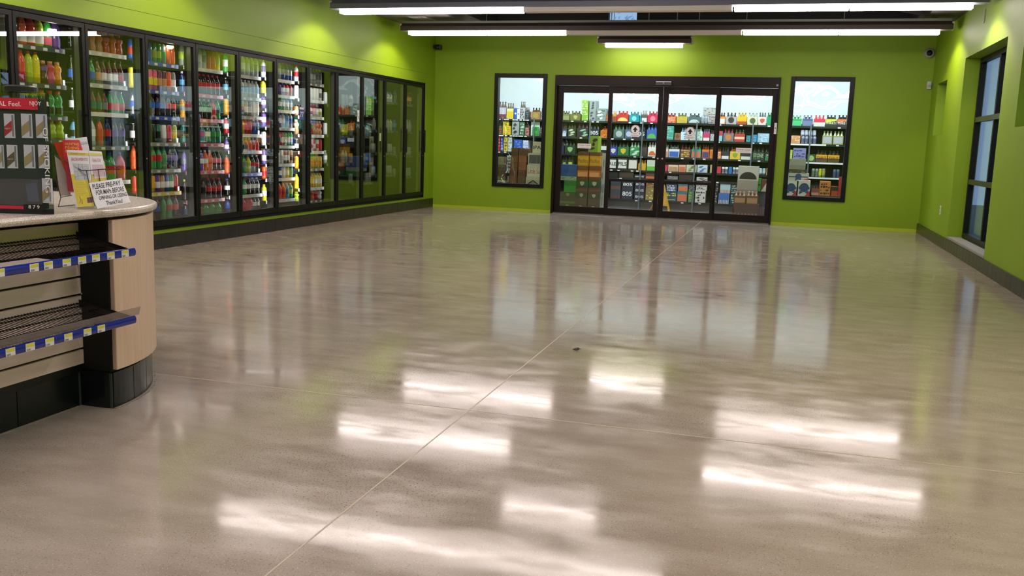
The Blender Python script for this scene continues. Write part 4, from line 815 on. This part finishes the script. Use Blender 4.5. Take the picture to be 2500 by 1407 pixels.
def stack(items, nm, Y, depth=.3):
    # items: bottom-to-top boxes (xl, xr, ytop, ybottom, col, em, c2, txt, tc, desc); each rests on the one below
    z = 0.0
    for (xl, xr, yt, col, em, c2, txt, tc, ds) in items:
        I('B', xl, xr, yt, yt+20, None, col, em, c2, txt, tc, ds, Y=Y, depth=depth, stack=nm, z0=z, em2='k' if em == 'r' else None, c3='#b8283c'); z = atY((xl+xr)/2, yt, Y).z+0.0006
stack([(1213, 1233, 466, '#3a322e', None, None, None, None, 'dark brown case'), (1213, 1233, 441, '#cfd2d2', 'm', '#2a2c2c', None, None, 'white case with black marks'), (1214, 1234, 416, '#4a2c1c', 'l', '#6b5a2a', None, None, 'dark brown case'), (1214, 1232, 402, '#5a4438', 'u', '#6f5a4c', None, None, 'brown case'), (1214, 1231, 383, '#8b7a68', None, None, None, None, 'pale brown case')], 'far left stack', Yw+.15, .15)
stack([(1235, 1247, 439, '#c8cccc', 'm', '#1e2222', None, None, 'white case with dark emblem'), (1236, 1248, 414, '#d8dada', 'd', '#2a2c2c', None, None, 'white case with round dark mark'), (1237, 1248, 380, '#ccd2d4', 'm', '#30383a', None, None, 'tall white case')], 'narrow white stack', Yw+.32)
stack([(1241, 1262, 430, '#6e4030', None, None, None, None, 'reddish brown carton'), (1243, 1263, 416, '#5f3a28', None, None, None, None, 'brown carton'), (1245, 1264, 398, '#6a4528', None, None, None, None, 'brown carton with worn face'), (1247, 1265, 380, '#70492c', None, None, None, None, 'brown carton'), (1248, 1266, 361, '#5b3c26', 'u', '#6a4a34', None, None, 'dark brown carton')], 'left cardboard pile', Yw)
stack([(1263, 1282, 430, '#5e4638', None, None, None, None, 'grey brown carton'), (1264, 1284, 415, '#5c3420', None, None, None, None, 'dark brown carton'), (1265, 1285, 398, '#84502f', None, None, None, None, 'orange brown carton'), (1266, 1286, 381, '#8a5634', None, None, None, None, 'orange brown carton'), (1267, 1295, 362, '#6c4a2e', 'p', '#5a3d28', None, None, 'wide brown carton')], 'right cardboard pile', Yw)
stack([(1284, 1322, 458, '#b2ac98', None, None, None, None, 'beige box'), (1283, 1320, 433, '#b5b09c', 'f', '#a39d88', 'A', '#2f2f2b', 'beige box marked with a large capital A'), (1286, 1321, 403, '#bbb7a4', 'f', '#c6c2b0', 'Little Su', '#a0483a', 'beige box with red lettering'), (1289, 1322, 374, '#b3b09e', 'p', '#4a4f4a', None, None, 'beige box with dark framed badge'), (1300, 1323, 346, '#c0bca4', 'f', '#cdc9b4', 'IPA', '#2c281c', 'beige box with big dark capitals')], 'beige box stack', Yw-.05)
# --- door panel one
for a in [('C', 1372, 1391, 271, None, 0, '#6d7448', 'f', '#8d9462'), ('C', 1392, 1418, 271, None, 0, '#6a6c34', 'c', '#b8b27c'), ('C', 1480, 1495, 271, None, 0, '#a8552c', 'm', '#d8b070')]: I(*a, desc={1372: 'olive carrier', 1392: 'olive carrier with pale crest', 1480: 'rust orange carrier'}[a[1]], neck='#5c6030')
I('B', 1420, 1436, 269, None, 0, '#7fb23a', 'm', '#dbe8b8', desc='lime green can pack'); I('B', 1420, 1436, 245, 269, None, '#86b83e', 'm', '#dfeabf', desc='lime green can pack stacked on another one', z0=1.63+.0006+(ZW(269, 1428, YR)-1.63))
I('B', 1438, 1455, 269, None, 0, '#8f9a9c', 'x', '#3e4850', desc='grey camouflage case'); I('B', 1439, 1456, 246, 269, None, '#98a2a4', 'x', '#3e4850', desc='grey camouflage case stacked on top of another', z0=ZW(269, 1446, YR)+.0006); I('B', 1456, 1480, 265, None, 0, '#8a9a96', 'm', '#3f5a50', desc='wide grey green camouflage case', em2='x', c3='#dfe6e6')
I('C', 1371, 1384, 303, None, 1, '#2a3658', 'f', '#c8d0de', '77', '#2a3250', desc='navy carrier with double numeral'); I('C', 1386, 1406, 301, None, 1, '#25351f', 'x', '#c8d4bc', desc='dark green carrier with white figure', neck='#1d2a18'); I('C', 1409, 1436, 300, None, 1, '#2a2230', 'x', '#8fc0a4', desc='dark plum carrier with green figure', neck='#4a1c30')
I('C', 1438, 1463, 304, None, 1, '#1c2636', None, None, '805', '#e6ebf2', desc='navy carrier with white numerals', neck='#2a3440'); I('C', 1466, 1486, 309, None, 1, '#dd7f26', 'm', '#7a3c1c', desc='orange carrier', neck='#7c1c20', n=1)
I('C', 1368, 1378, 345, None, 2, '#1e2a50', None, None, desc='dark blue carrier'); I('C', 1379, 1405, 345, None, 2, '#20361e', 'c', '#86b878', desc='dark green carrier with pale green crest', neck='#1c2c16'); 
I('C', 1464, 1484, 346, None, 2, '#1b2126', 'u', '#d8dcdc', desc='black carrier with white heading')
I('C', 1372, 1384, 382, None, 3, '#2b3a24', 'c', '#9fae44', desc='green carrier behind the blue case'); I('C', 1385, 1400, 382, None, 3, '#2b3a24', 'c', '#c8c832', desc='carrier with yellow crest behind the blue case')
Yp = 16.75
stack([(1366, 1403, 497, '#5c6040', 'c', '#9a8e52', None, None, 'olive case'), (1366, 1404, 482, '#5c5a42', 'l', '#6c7a4a', None, None, 'olive brown case'), (1367, 1405, 469, '#4f5a3a', 'c', '#a08c4c', None, None, 'olive green case with gold crest'), (1377, 1407, 441, '#3c9a38', 'u', '#2f7f34', None, None, 'bright green case'), (1367, 1408, 431, '#a8c0a8', 'm', '#5a7a64', None, None, 'pale green flat case'), (1367, 1410, 402, '#2c569c', 'b', '#2a4f96', None, None, 'wide blue case with grey can picture')], 'leftmost first pane stack', Yp)
stack([(1402, 1432, 500, '#4e3e30', 'c', '#b0a484', None, None, 'brown case with cream crest'), (1403, 1433, 484, '#55463a', None, None, None, None, 'brown case'), (1404, 1434, 470, '#3c4630', 'c', '#a8a48c', None, None, 'olive case with cream crest'), (1405, 1435, 457, '#5a3c2e', 'b', '#6a4a3a', None, None, 'brown case'), (1406, 1436, 440, '#1e4a22', 'c', '#b4b094', None, None, 'dark green case with cream crest'), (1409, 1436, 432, '#6a3620', None, None, None, None, 'brown tray'), (1409, 1436, 416, '#c66f22', 'f', '#e0a468', None, None, 'orange case with pale panel'), (1410, 1437, 405, '#7a4420', None, None, None, None, 'brown band case'), (1410, 1438, 380, '#d69a18', 'p', '#e0a91e', 'Pacifico', '#8a5a10', 'yellow poster case'), (1411, 1438, 371, '#7a4a30', 'm', '#5c3422', None, None, 'brown carton')], 'middle first pane stack', Yp-.08)
stack([(1433, 1462, 502, '#4e3e30', 'c', '#b0a484', None, None, 'brown case with cream crest'), (1434, 1463, 486, '#55463a', None, None, None, None, 'brown case'), (1435, 1464, 472, '#3c4630', 'c', '#a8a48c', None, None, 'olive case with cream crest'), (1436, 1465, 458, '#5a3c2e', 'b', '#6a4a3a', None, None, 'brown case'), (1436, 1466, 441, '#1e4a22', 'c', '#b4b094', None, None, 'dark green case with cream crest'), (1437, 1465, 433, '#6a3620', None, None, None, None, 'brown tray'), (1437, 1464, 417, '#c66f22', 'f', '#e0a468', None, None, 'orange case with pale panel'), (1438, 1465, 406, '#7a4420', None, None, None, None, 'brown band case'), (1439, 1466, 381, '#d69a18', 'p', '#e0a91e', 'Pacifico', '#8a5a10', 'yellow poster case'), (1439, 1466, 372, '#7a4a30', 'm', '#5c3422', None, None, 'brown carton'), (1440, 1461, 332, '#8fae2c', 'x', '#1f2616', None, None, 'tall lime green case with black pattern')], 'right first pane stack', Yp-.08)
I('B', 1467, 1476, 374, 500, None, '#b4bab0', 'm', '#5c7a84', desc='tall narrow pale display board beside the yellow poster cases', Y=Yp, depth=.03, z0=0, name='display_board')
# --- door panel two
I('C', 1496, 1505, 271, None, 0, '#c98a4c', 'f', '#8a3c30', desc='tan carrier', neck='#d8b04a'); I('C', 1506, 1535, 271, None, 0, '#b8302c', 'a', '#e3cf72', desc='red carrier with yellow arch', neck='#a83a3a'); I('C', 1536, 1561, 273, None, 0, '#1f8f98', 'd', '#7fd0d4', desc='teal carrier with round badge', neck='#1d6c74')
I('C', 1562, 1566, 274, None, 0, '#1f8f98', None, None, desc='sliver of a teal carrier', n=1, neck='#1d6c74'); I('C', 1567, 1580, 270, None, 0, '#cfd0d2', 'u', '#5a4c4c', desc='silver carrier with tall brown bottles', neck='#8a8488'); I('C', 1581, 1607, 272, None, 0, '#c42a4e', 'd', '#e07a90', desc='crimson carrier with round badge', neck='#a02a48')
I('C', 1498, 1525, 305, None, 1, '#4a6660', 'd', '#a8b8b4', desc='grey green carrier with round emblem', neck='#3f6a50'); I('C', 1526, 1545, 305, None, 1, '#4c6276', 'd', '#b0bcd4', desc='slate blue carrier with round emblem', neck='#3a4a52'); I('C', 1546, 1577, 305, None, 1, '#1c2636', None, None, '805', '#e6ebf2', desc='navy carrier with white numerals', neck='#2a3440')
I('C', 1579, 1604, 305, None, 1, '#3a62a8', 'a', '#58b048', desc='blue carrier with green arch', neck='#4a70b8')
for x0, x1, c, em, c2, nk, ds in ((1488, 1507, '#2a3c9c', 'c', '#c8ccd0', '#2c2a40', 'blue carrier with silver crest'), (1508, 1536, '#1f6a34', 'c', '#c9b83a', '#26342a', 'green carrier with yellow crest'), (1538, 1562, '#2c8a4c', 'x', '#c8d8d4', '#9fb0b0', 'green and silver carrier'), (1563, 1580, '#3a3230', 'm', '#5a4a44', '#1c1a18', 'dark brown carrier'), (1582, 1603, '#dfe0d8', 'a', '#c8703a', '#b0b4b0', 'white carrier with orange landscape')): I('C', x0, x1, 348, None, 2, c, em, c2, neck=nk, desc=ds)
I('B', 1484, 1506, 386, None, 3, '#22262c', 'p', '#dfe2dc', 'ALE', '#26282a', desc='dark case with white oblong label'); I('B', 1507, 1532, 386, None, 3, '#3a3430', 'p', '#dfe2dc', 'PILS', '#26282a', desc='brown case with white oblong label'); I('B', 1533, 1557, 387, None, 3, '#3c332c', 'p', '#dcdcd4', desc='brown case with plain white label'); I('C', 1558, 1577, 391, None, 3, '#dba41c', 'd', '#c8b060', desc='yellow carrier with round badge', neck='#e0c040'); I('B', 1579, 1603, 391, None, 3, '#c4d0c4', 'l', '#5cb838', desc='white case with green lower half')
I('B', 1484, 1510, 420, None, 4, '#23262a', None, None, desc='plain black case'); I('B', 1511, 1547, 419, None, 4, '#463630', None, None, desc='plain dark brown case'); I('B', 1548, 1574, 427, None, 4, '#20283a', None, None, '805', '#dfe4ec', desc='navy case with white numerals'); I('B', 1576, 1602, 422, None, 4, '#4c382c', 'l', '#c8683a', desc='brown case with orange foot')
def tower(rows, x, tx, dsc, Yt=YR):
    z = SZ[5]
    for (xl, xr, yt, col, em, c2, t_, tcol, ds) in rows: I('B', xl, xr, yt, yt+15, None, col, em, c2, t_, tcol or '#e8e8e8', ds, z0=z, stack=dsc, Y=Yt); z = min(atY((xl+xr)/2, yt, Yt).z, .545)+.0005
tower([(1490, 1515, 462, '#3c4450', 'l', '#5c4048', None, None, 'slate case'), (1491, 1516, 442, '#39414e', 'l', '#6c4a44', None, None, 'slate case')], 0, 0, 'second pane slate pair')
tower([(1517, 1545, 460, '#2b3342', None, None, '805', '#eef2f6', 'large navy case with big white numerals'), (1519, 1546, 441, '#2b3342', None, None, '805', '#eef2f6', 'large navy case with big white numerals')], 0, 0, 'middle navy pair')
tower([(1548, 1573, 473, '#272f44', None, None, '805', '#dfe4ec', 'small navy case with numerals'), (1549, 1574, 457, '#272f44', None, None, '805', '#dfe4ec', 'small navy case with numerals'), (1550, 1575, 443, '#272f44', None, None, '805', '#dfe4ec', 'small navy case with numerals')], 0, 0, 'right navy tower')
tower([(1576, 1600, 459, '#8a7a4a', 'm', '#d8c46a', None, None, 'gold and brown case'), (1577, 1600, 442, '#6c4e34', 'm', '#c8a868', None, None, 'brown and tan case')], 0, 0, 'gold pair left of floor sign')
# --- door panel three
I('C', 1626, 1651, 276, None, 0, '#d4542c', 'm', '#e8c0a0', desc='orange red carrier', neck='#6a3028'); I('C', 1652, 1678, 276, None, 0, '#b8b83c', 'm', '#d8886a', desc='green and yellow floral carrier', neck='#2c3c2c'); I('C', 1680, 1710, 277, None, 0, '#50646a', 'a', '#b8c8c8', desc='slate carrier with pale arch', neck='#26343a'); I('K', 1711, 1728, 283, None, 0, '#aab4bc', c2='#8a98a4', desc='silver can', n=2); I('B', 1729, 1750, 283, None, 0, '#9aa0a2', 'm', '#7a4a34', desc='silver and brown can pack'); I('B', 1716, 1750, 262, 282, None, '#a8b0b2', 'm', '#8a6a50', desc='second layer of silver can packs by the centre post', z0=ZW(283, 1730, YR)+.001)
I('B', 1622, 1645, 308, None, 1, '#4a9c8c', 'm', '#7fc0b0', desc='teal case'); I('B', 1646, 1661, 325, None, 1, '#8a6a4c', 'd', '#6a4a38', desc='brown case with dark round mark'); I('C', 1662, 1682, 312, None, 1, '#c8dce8', 'x', '#4a90b8', desc='pale blue carrier', neck='#8098a8'); I('C', 1684, 1716, 310, None, 1, '#cfe0dc', 'm', '#7fb89c', desc='white carrier with green marks', neck='#9fb8b0'); I('C', 1717, 1733, 315, None, 1, '#c83a6a', 'l', '#e8dce0', desc='magenta and white carrier', neck='#8c88b8'); I('C', 1734, 1748, 318, None, 1, '#9aa0a8', 'm', '#c8ccd0', desc='grey carrier')
for x0, x1, c, em, c2, nk, ds in ((1618, 1632, '#d8c4bc', 'f', '#c88878', '#a8b0b0', 'pinkish white carrier'), (1633, 1659, '#dfe4ec', 'f', '#3a62b8', '#3a4a48', 'white carrier with blue wave picture'), (1661, 1687, '#6a4038', 'm', '#c8b048', '#4a2c24', 'purple brown carrier with yellow marks'), (1688, 1712, '#3a9a90', 'f', '#d8785a', '#5c6038', 'teal carrier with red and cream picture'), (1714, 1732, '#d8702c', 'f', '#4a4478', '#5c2c1c', 'orange carrier with dark blue figures'), (1733, 1748, '#c87c34', 'm', '#a85a2c', '#3a2418', 'amber carrier')): I('C', x0, x1, 354, None, 2, c, em, c2, neck=nk, desc=ds)
for x0, x1, c, em, c2, ds in ((1618, 1630, '#b8344c', None, None, 'crimson case'), (1631, 1656, '#d8c4a8', 'f', '#b09068', 'cream case with tan picture'), (1657, 1674, '#d8b094', 'f', '#c8704c', 'cream case with orange picture'), (1675, 1701, '#c8ccb8', 'x', '#7c8048', 'cream case with green branch'), (1702, 1727, '#c4d0dc', 'x', '#3a6ca8', 'white case with blue bird'), (1733, 1745, '#b4a468', None, None, 'narrow olive yellow case')): I('B', x0, x1, 403, None, 3, c, em, c2, desc=ds)
I('B', 1628, 1655, 430, None, 4, '#6c6c6a', 'm', '#a8a8a4', desc='grey bottle case'); I('B', 1657, 1692, 425, None, 4, '#3a2f28', None, None, desc='plain dark brown case'); I('B', 1700, 1727, 433, 451, 4, '#c9c9c8', 'x', '#1c1c1c', desc='white case with black eagle')
tower([(1624, 1652, 468, '#2c4a68', 'm', '#c8d03a', None, None, 'blue case with yellow mark'), (1626, 1653, 451, '#2c4a68', 'm', '#dfe4ec', None, None, 'blue case with white marks')], 0, 0, 'blue pair right of floor sign')
tower([(1653, 1678, 468, '#2f7c80', 'f', '#d0704c', None, None, 'teal case with red picture'), (1655, 1680, 450, '#2f7c80', 'f', '#d0704c', None, None, 'teal case with red picture')], 0, 0, 'teal pair')
tower([(1680, 1695, 467, '#5a8a4c', 'm', '#8fb878', None, None, 'green case with bottle picture'), (1681, 1697, 452, '#3c3c40', 'm', '#a8a8ac', None, None, 'charcoal case')], 0, 0, 'narrow third pane pair')
tower([(1697, 1723, 465, '#cfcfce', 'm', '#343436', None, None, 'white case printed with dark bottles'), (1699, 1726, 452, '#c9c9c8', 'm', '#5a3a44', None, None, 'white case with coloured squares')], 0, 0, 'white pair')
# --- door panel four
I('C', 1752, 1771, 275, None, 0, '#d8843c', 'f', '#e8e0d8', desc='orange and white carrier', neck='#23252a'); I('C', 1772, 1799, 275, None, 0, '#a8a4a8', 'c', '#b8b03c', desc='grey carrier with olive crest', em2='d', c3='#33312c', neck='#1c1c22'); I('C', 1800, 1824, 275, None, 0, '#dcae24', 'l', '#a04c24', desc='yellow carrier with brown foot', neck='#b8a83a'); I('C', 1825, 1851, 275, None, 0, '#c8c8a8', 'd', '#4a5a3c', desc='cream carrier with round dark badge', neck='#a8b0b0'); I('C', 1852, 1871, 275, None, 0, '#d8ccc8', 'c', '#c4503c', desc='white carrier with red leaf', neck='#3c4448'); I('C', 1872, 1892, 275, None, 0, '#1f8a5c', None, None, desc='green carrier at pane edge', neck='#1f7a4c')
I('B', 1748, 1764, 320, None, 1, '#7fc4cc', 'u', '#b83a50', desc='cyan case with red top'); I('C', 1766, 1792, 315, None, 1, '#6c7078', 'd', '#c8783a', desc='grey carrier with orange sun', neck='#a02c40'); I('C', 1793, 1819, 317, None, 1, '#b03a30', 'b', '#d8b8a8', desc='brick red carrier with pale band', neck='#3c5030'); I('B', 1821, 1833, 331, None, 1, '#2c7488', 'm', '#6cb0c0', desc='small teal case'); I('B', 1834, 1848, 329, None, 1, '#2a84b0', 'm', '#6cb8d8', desc='small blue case'); I('B', 1849, 1878, 326, None, 1, '#88b4cc', 'm', '#c8dce8', desc='pale blue case')
for x0, x1, c, em, c2, t_, nk, ds in ((1748, 1761, '#c87838', 'm', '#e8d8c8', None, '#4a2418', 'orange carrier with white figure'), (1762, 1780, '#2c3034', 'l', '#dcdce0', None, '#22262a', 'black carrier with white lower label'), (1782, 1808, '#d8b43c', 'c', '#7ca03c', None, '#7a2030', 'yellow carrier with green tree'), (1809, 1836, '#2a2c30', 'l', '#d0d4c8', None, '#1c1e22', 'black carrier with white sketch label'), (1837, 1867, '#22282a', 'm', '#3c7838', 'STONE', '#1c2220', 'black carrier with pale capitals'), (1868, 1886, '#22302a', 'l', '#2c7848', 'S', '#1c2220', 'dark carrier with one pale capital')): I('C', x0, x1, 360, None, 2, c, em, c2, t_, '#b8c8b0', neck=nk, desc=ds)
I('B', 1750, 1760, 407, None, 3, '#c23a48', None, None, desc='red can box'); I('K', 1761, 1777, 408, None, 3, '#d8dade', c2='#6c7078', desc='white can beside the red box', n=2); I('B', 1778, 1787, 408, None, 3, '#2f74b8', None, None, desc='blue can box'); I('K', 1788, 1803, 409, None, 3, '#d8dade', c2='#6c7078', desc='white can beside the blue box', n=2); I('K', 1852, 1869, 411, None, 3, '#98b4bc', c2='#b8ccd0', desc='pale blue can', n=2); I('B', 1870, 1880, 411, None, 3, '#b08c64', None, None, desc='tan box')
tower([(1754, 1781, 472, '#3a6cb4', 's', '#d8c4a8', None, None, 'blue case with striped foot'), (1758, 1784, 446, '#a4c4c8', 's', '#c87860', None, None, 'pale blue case with striped foot')], 0, 0, 'fourth pane striped pair')
tower([(1783, 1798, 474, '#22403a', 'm', '#a8b8b0', None, None, 'dark green case'), (1785, 1801, 448, '#22403a', 'm', '#a8b8b0', None, None, 'dark green case')], 0, 0, 'fourth pane dark green pair')
tower([(1740, 1752, 468, '#25282c', 'm', '#9a9ca0', None, None, 'black case'), (1742, 1755, 446, '#25282c', 'm', '#9a9ca0', None, None, 'black case')], 0, 0, 'black pair left in fourth pane')
Y4 = 16.9
stack([(1788, 1848, 505, '#5c3c3c', 's', '#9a7074', None, None, 'wide brown tray of bottles'), (1790, 1849, 498, '#6c5044', None, None, None, None, 'flat brown tray'), (1791, 1850, 478, '#6e4e3c', 'p', '#a8845c', None, None, 'brown case with tan labels'), (1799, 1850, 441, '#a39a92', 'l', '#8f8680', None, None, 'pale grey case'), (1802, 1853, 406, '#c4c2b8', 'a', '#23261f', None, None, 'grey white case with black arched logo')], 'fourth pane front stack', Y4)
for i in range(2):
    I('C', 1792+i*30, 1821+i*30, 468, 497, None, '#76543a', 'f', '#b4916a', desc=f'brown carrier with white caps, {("left", "right")[i]} one at the foot of the grey stack', Y=Y4-.24, neck='#d0b8a8', z0=atY(1822, 498, Y4-.26).z+.001)
I('B', 1792, 1852, 498, 520, None, '#5a4440', 's', '#8a6468', desc='low brown bottle crate under the two white capped carriers', Y=Y4-.26, depth=.25, z0=0.0)
I('B', 1850, 1858, 436, 458, None, '#3c9a3a', 'd', '#1c3c1c', desc='narrow green box right of the grey stack', Y=Y4+.15, z0=.46); I('B', 1858, 1872, 438, 462, None, '#6a3c2c', 't', '#c8c0b8', desc='brown and white box at the right edge of the fourth pane', Y=Y4+.15, z0=.46)
I('B', 1846, 1874, 462, 500, None, '#5c5a70', 's', '#a8788c', desc='purple grey crate at the right edge of the fourth pane', Y=Y4+.33, z0=0)
# --- right window
for x0, x1, c, em, c2, t_, tc_, nk, ds in ((1932, 1958, '#2f9a58', 'f', '#4ab878', None, None, '#9cc4b0', 'green carrier with pale edges'), (1959, 1985, '#4c5c80', 'f', '#6c7ca0', None, None, '#8c98a8', 'slate blue carrier'), (1987, 2015, '#c8d0cc', 'u', '#c83048', None, None, '#c42c44', 'white carrier with red top'), (2016, 2043, '#26301e', 'w', '#c8c832', "mike's", '#e8ece8', '#1c2620', 'black and yellow carrier with white script'), (2044, 2072, '#30242a', 'w', '#c87048', "mike's", '#e8ece8', '#1c1c20', 'black and orange carrier with white script')): I('C', x0, x1, 281, None, 0, c, em, c2, t_, tc_ or '#ffffff', neck=nk, desc=ds)
I('B', 1928, 1954, 331, None, 1, '#c88c5c', 'm', '#e0c8a8', desc='orange and cream case'); I('K', 1955, 1993, 333, None, 1, '#98a0b4', c2='#5c6484', desc='silver blue can', n=4); I('K', 1955, 1993, 318, 333, None, '#a0a8bc', c2='#c0c8dc', desc='silver can stacked on the can row', n=4, z0=ZW(333, 1974, YR)+.001)
I('C', 2008, 2033, 320, None, 1, '#8f9460', 'p', '#a8acb4', desc='khaki carrier with grey label', neck='#c8ccb4'); I('C', 2034, 2060, 321, None, 1, '#8f9460', 'p', '#a8acb4', desc='khaki carrier with grey label', neck='#c8ccb4')
I('B', 1926, 1935, 366, None, 2, '#9cb83a', 'm', '#c8d88a', desc='lime green box'); I('B', 1936, 1968, 362, None, 2, '#7a80b0', 'm', '#3c4070', desc='lavender blue case'); I('B', 1969, 1991, 377, None, 2, '#2c4a30', 'd', '#a8c870', desc='dark green case with round leaf badge')  # the lavender box renders window reflections as a coloured solid
I('C', 1992, 2020, 368, None, 2, '#5c4438', 'u', '#d89a1c', 'TAP IT', '#3a1c14', desc='brown carrier with orange banner', neck='#2c2c24'); I('C', 2021, 2050, 369, None, 2, '#4c4024', 'u', '#d89a1c', 'TAP IT', '#3a1c14', desc='dark olive carrier with orange banner', neck='#2c2c24')
I('K', 1981, 1998, 412, None, 3, '#8a9488', c2='#5c7460', desc='grey green can', n=2); I('K', 1998, 2006, 412, None, 3, '#b4bc2c', c2='#c8d024', desc='lime yellow can', n=1); I('K', 2006, 2015, 412, None, 3, '#8a9078', c2='#a0a44c', desc='olive can', n=1); I('K', 2033, 2050, 414, None, 3, '#5c687c', c2='#3c4c6c', desc='blue grey can', n=2)
Y2 = 16.75
stack([(1917, 1945, 479, '#c8c8c4', None, None, None, None, 'white case cut by the sill'), (1918, 1946, 441, '#d0d0cc', 'r', '#2c4474', None, None, 'white case with blue ribbon'), (1923, 1975, 423, '#bfc4b8', 'r', '#33507c', None, None, 'wide white case with blue ribbon'), (1924, 1970, 414, '#3c4430', 'm', '#8a8e70', None, None, 'dark olive tray'), (1925, 1968, 388, '#9c9c90', 'l', '#8c8a7a', None, None, 'grey carton')], 'right window lower left stack', Y2)
I('B', 1947, 1977, 480, 495, None, '#c8c8c4', None, None, desc='white case under the ribbon case, cut by the right window sill', Y=Y2-.05, z0=0)
I('B', 1948, 1978, 441, 480, None, '#d2d2ce', 'r', '#2c4474', desc='white case with blue ribbon and red corner beside the ribbon stack', Y=Y2-.05, z0=atY(1962, 480, Y2-.05).z+.001, em2='k', c3='#b8283c')
I('B', 1981, 2060, 478, 495, None, '#5a3430', None, None, desc='low brown tray along the foot of the right window', Y=Y2, z0=0)
zz8 = atY(2010, 478, Y2).z+.001
I('C', 1981, 2000, 452, None, None, '#7c4440', 'l', '#c89088', desc='brown bottle carrier with pink label', Y=Y2, neck='#3a2420', z0=zz8); I('B', 2001, 2028, 443, None, None, '#c8823c', 'm', '#3c2c24', desc='orange and yellow case with dark bird', Y=Y2, z0=zz8); I('B', 2029, 2046, 456, None, None, '#a8441c', 'u', '#2c1c18', desc='rust red case with dark top', Y=Y2, z0=zz8); I('B', 2048, 2056, 432, None, None, '#b82c40', None, None, desc='narrow red box at the right edge of right window', Y=Y2, z0=zz8, depth=.1)
# grey stack logo (black arched badge) as part of the top case is printed panel; yellow floor sign behind the doors
c0 = atY(1621, 449, 17.2)
t = thing('wet_floor_sign', 'yellow folding floor sign standing open behind the centre of the doors', 'floor sign', (c0.x, 17.2, 0))
zt = .50; SY = mat('#d8a82c', .4)
MB().slab([(c0.x-.23, 17.05, 0), (c0.x-.23, 17.33, 0), (c0.x-.005, 17.27, zt), (c0.x-.005, 17.11, zt)], (.007, 0, 0)).build('left_panel', SY, t)
MB().slab([(c0.x+.13, 17.05, 0), (c0.x+.13, 17.33, 0), (c0.x+.005, 17.27, zt), (c0.x+.005, 17.11, zt)], (-.007, 0, 0)).build('right_panel', SY, t)
MB().slab([(c0.x-.16, 17.06, .12), (c0.x+.1, 17.06, .12), (c0.x+.01, 17.12, zt-.02), (c0.x-.01, 17.12, zt-.02)], (0, .004, 0)).build('web_cloth', mat('#c89a34', .6), t)
# ================================================================== SMALL DEVICES
t = thing('dome_camera', 'round grey security camera on the upper right of the back wall', 'camera', (1.97, YB, 2.70))
MB().lathe([(0.075, 0), (0.075, 0.03), (0.06, 0.05), (0.05, 0.052)], 24, (1.945, YB-0.001, 2.70), 'y').build('base', mat('#8c8f8a', 0.4), t); MB().lathe([(0.045, 0.05), (0.036, 0.075), (0.014, 0.088)], 20, (1.945, YB-0.001, 2.70), 'y').build('dome', mat('#0b0b0d', 0.15), t)
t = thing('corner_camera', 'small black camera high in the left back corner over the coolers', 'camera', (-5.9, YB-0.1, 2.76))
MB().box(-5.99, YB-0.12, 2.74, -5.95, YB-0.04, 2.79).build('bracket', mat('#101210', 0.5), t); MB().box(-5.95, YB-0.16, 2.715, -5.85, YB-0.04, 2.80).build('camera_body', mat('#0c0e10', 0.35), t, bevel=0.01); MB().lathe([(0.028, 0), (0.03, 0.02), (0.02, 0.022)], 14, (-5.90, YB-0.161, 2.757), 'y').build('lens', mat('#1c2026', 0.1), t)
t = MB().box(1.955, YB-0.045, 2.17, 2.015, YB, 2.285).build('motion_detector', mat('#b9bab6', 0.4), bevel=0.008); tag(t, 'small white motion detector on the back wall beside the niche window', 'sensor')
MB().box(1.965, YB-0.047, 2.2, 2.005, YB-0.044, 2.235).build('sensor_window', mat('#9a9c9a', 0.3), t)
t = MB().box(XR-0.008, 13.53, 0.40, XR, 13.61, 0.52).build('wall_outlet', mat('#c9cfc0', 0.4), bevel=0.002); tag(t, 'white outlet plate low on the right wall left of the tall window', 'outlet')
for z in (.435, .485): MB().box(XR-0.0095, 13.555, z-.013, XR-0.0078, 13.585, z+.013).build('socket', mat('#8f958a', 0.4), t)
t = MB().box(XR-0.012, 11.87, 2.68, XR, 11.93, 2.83).build('wall_plate', mat('#8d9474', 0.5), bevel=0.003); tag(t, 'narrow pale plate high on the right wall above the tall window', 'wall plate')
g = MB(); g.slab([(-1.10, 5.13, .002), (-1.075, 5.12, .004), (-1.06, 5.13, .008), (-1.07, 5.145, .012), (-1.09, 5.15, .006)], (0, 0, .004)); g.tube([(-1.075, 5.13, .01), (-1.05, 5.12, .014)], .0015, 4)
tag(g.build('leaf_scrap', mat('#2a2018', .7)), 'tiny dark scrap of leaf lying on the open floor', 'debris')
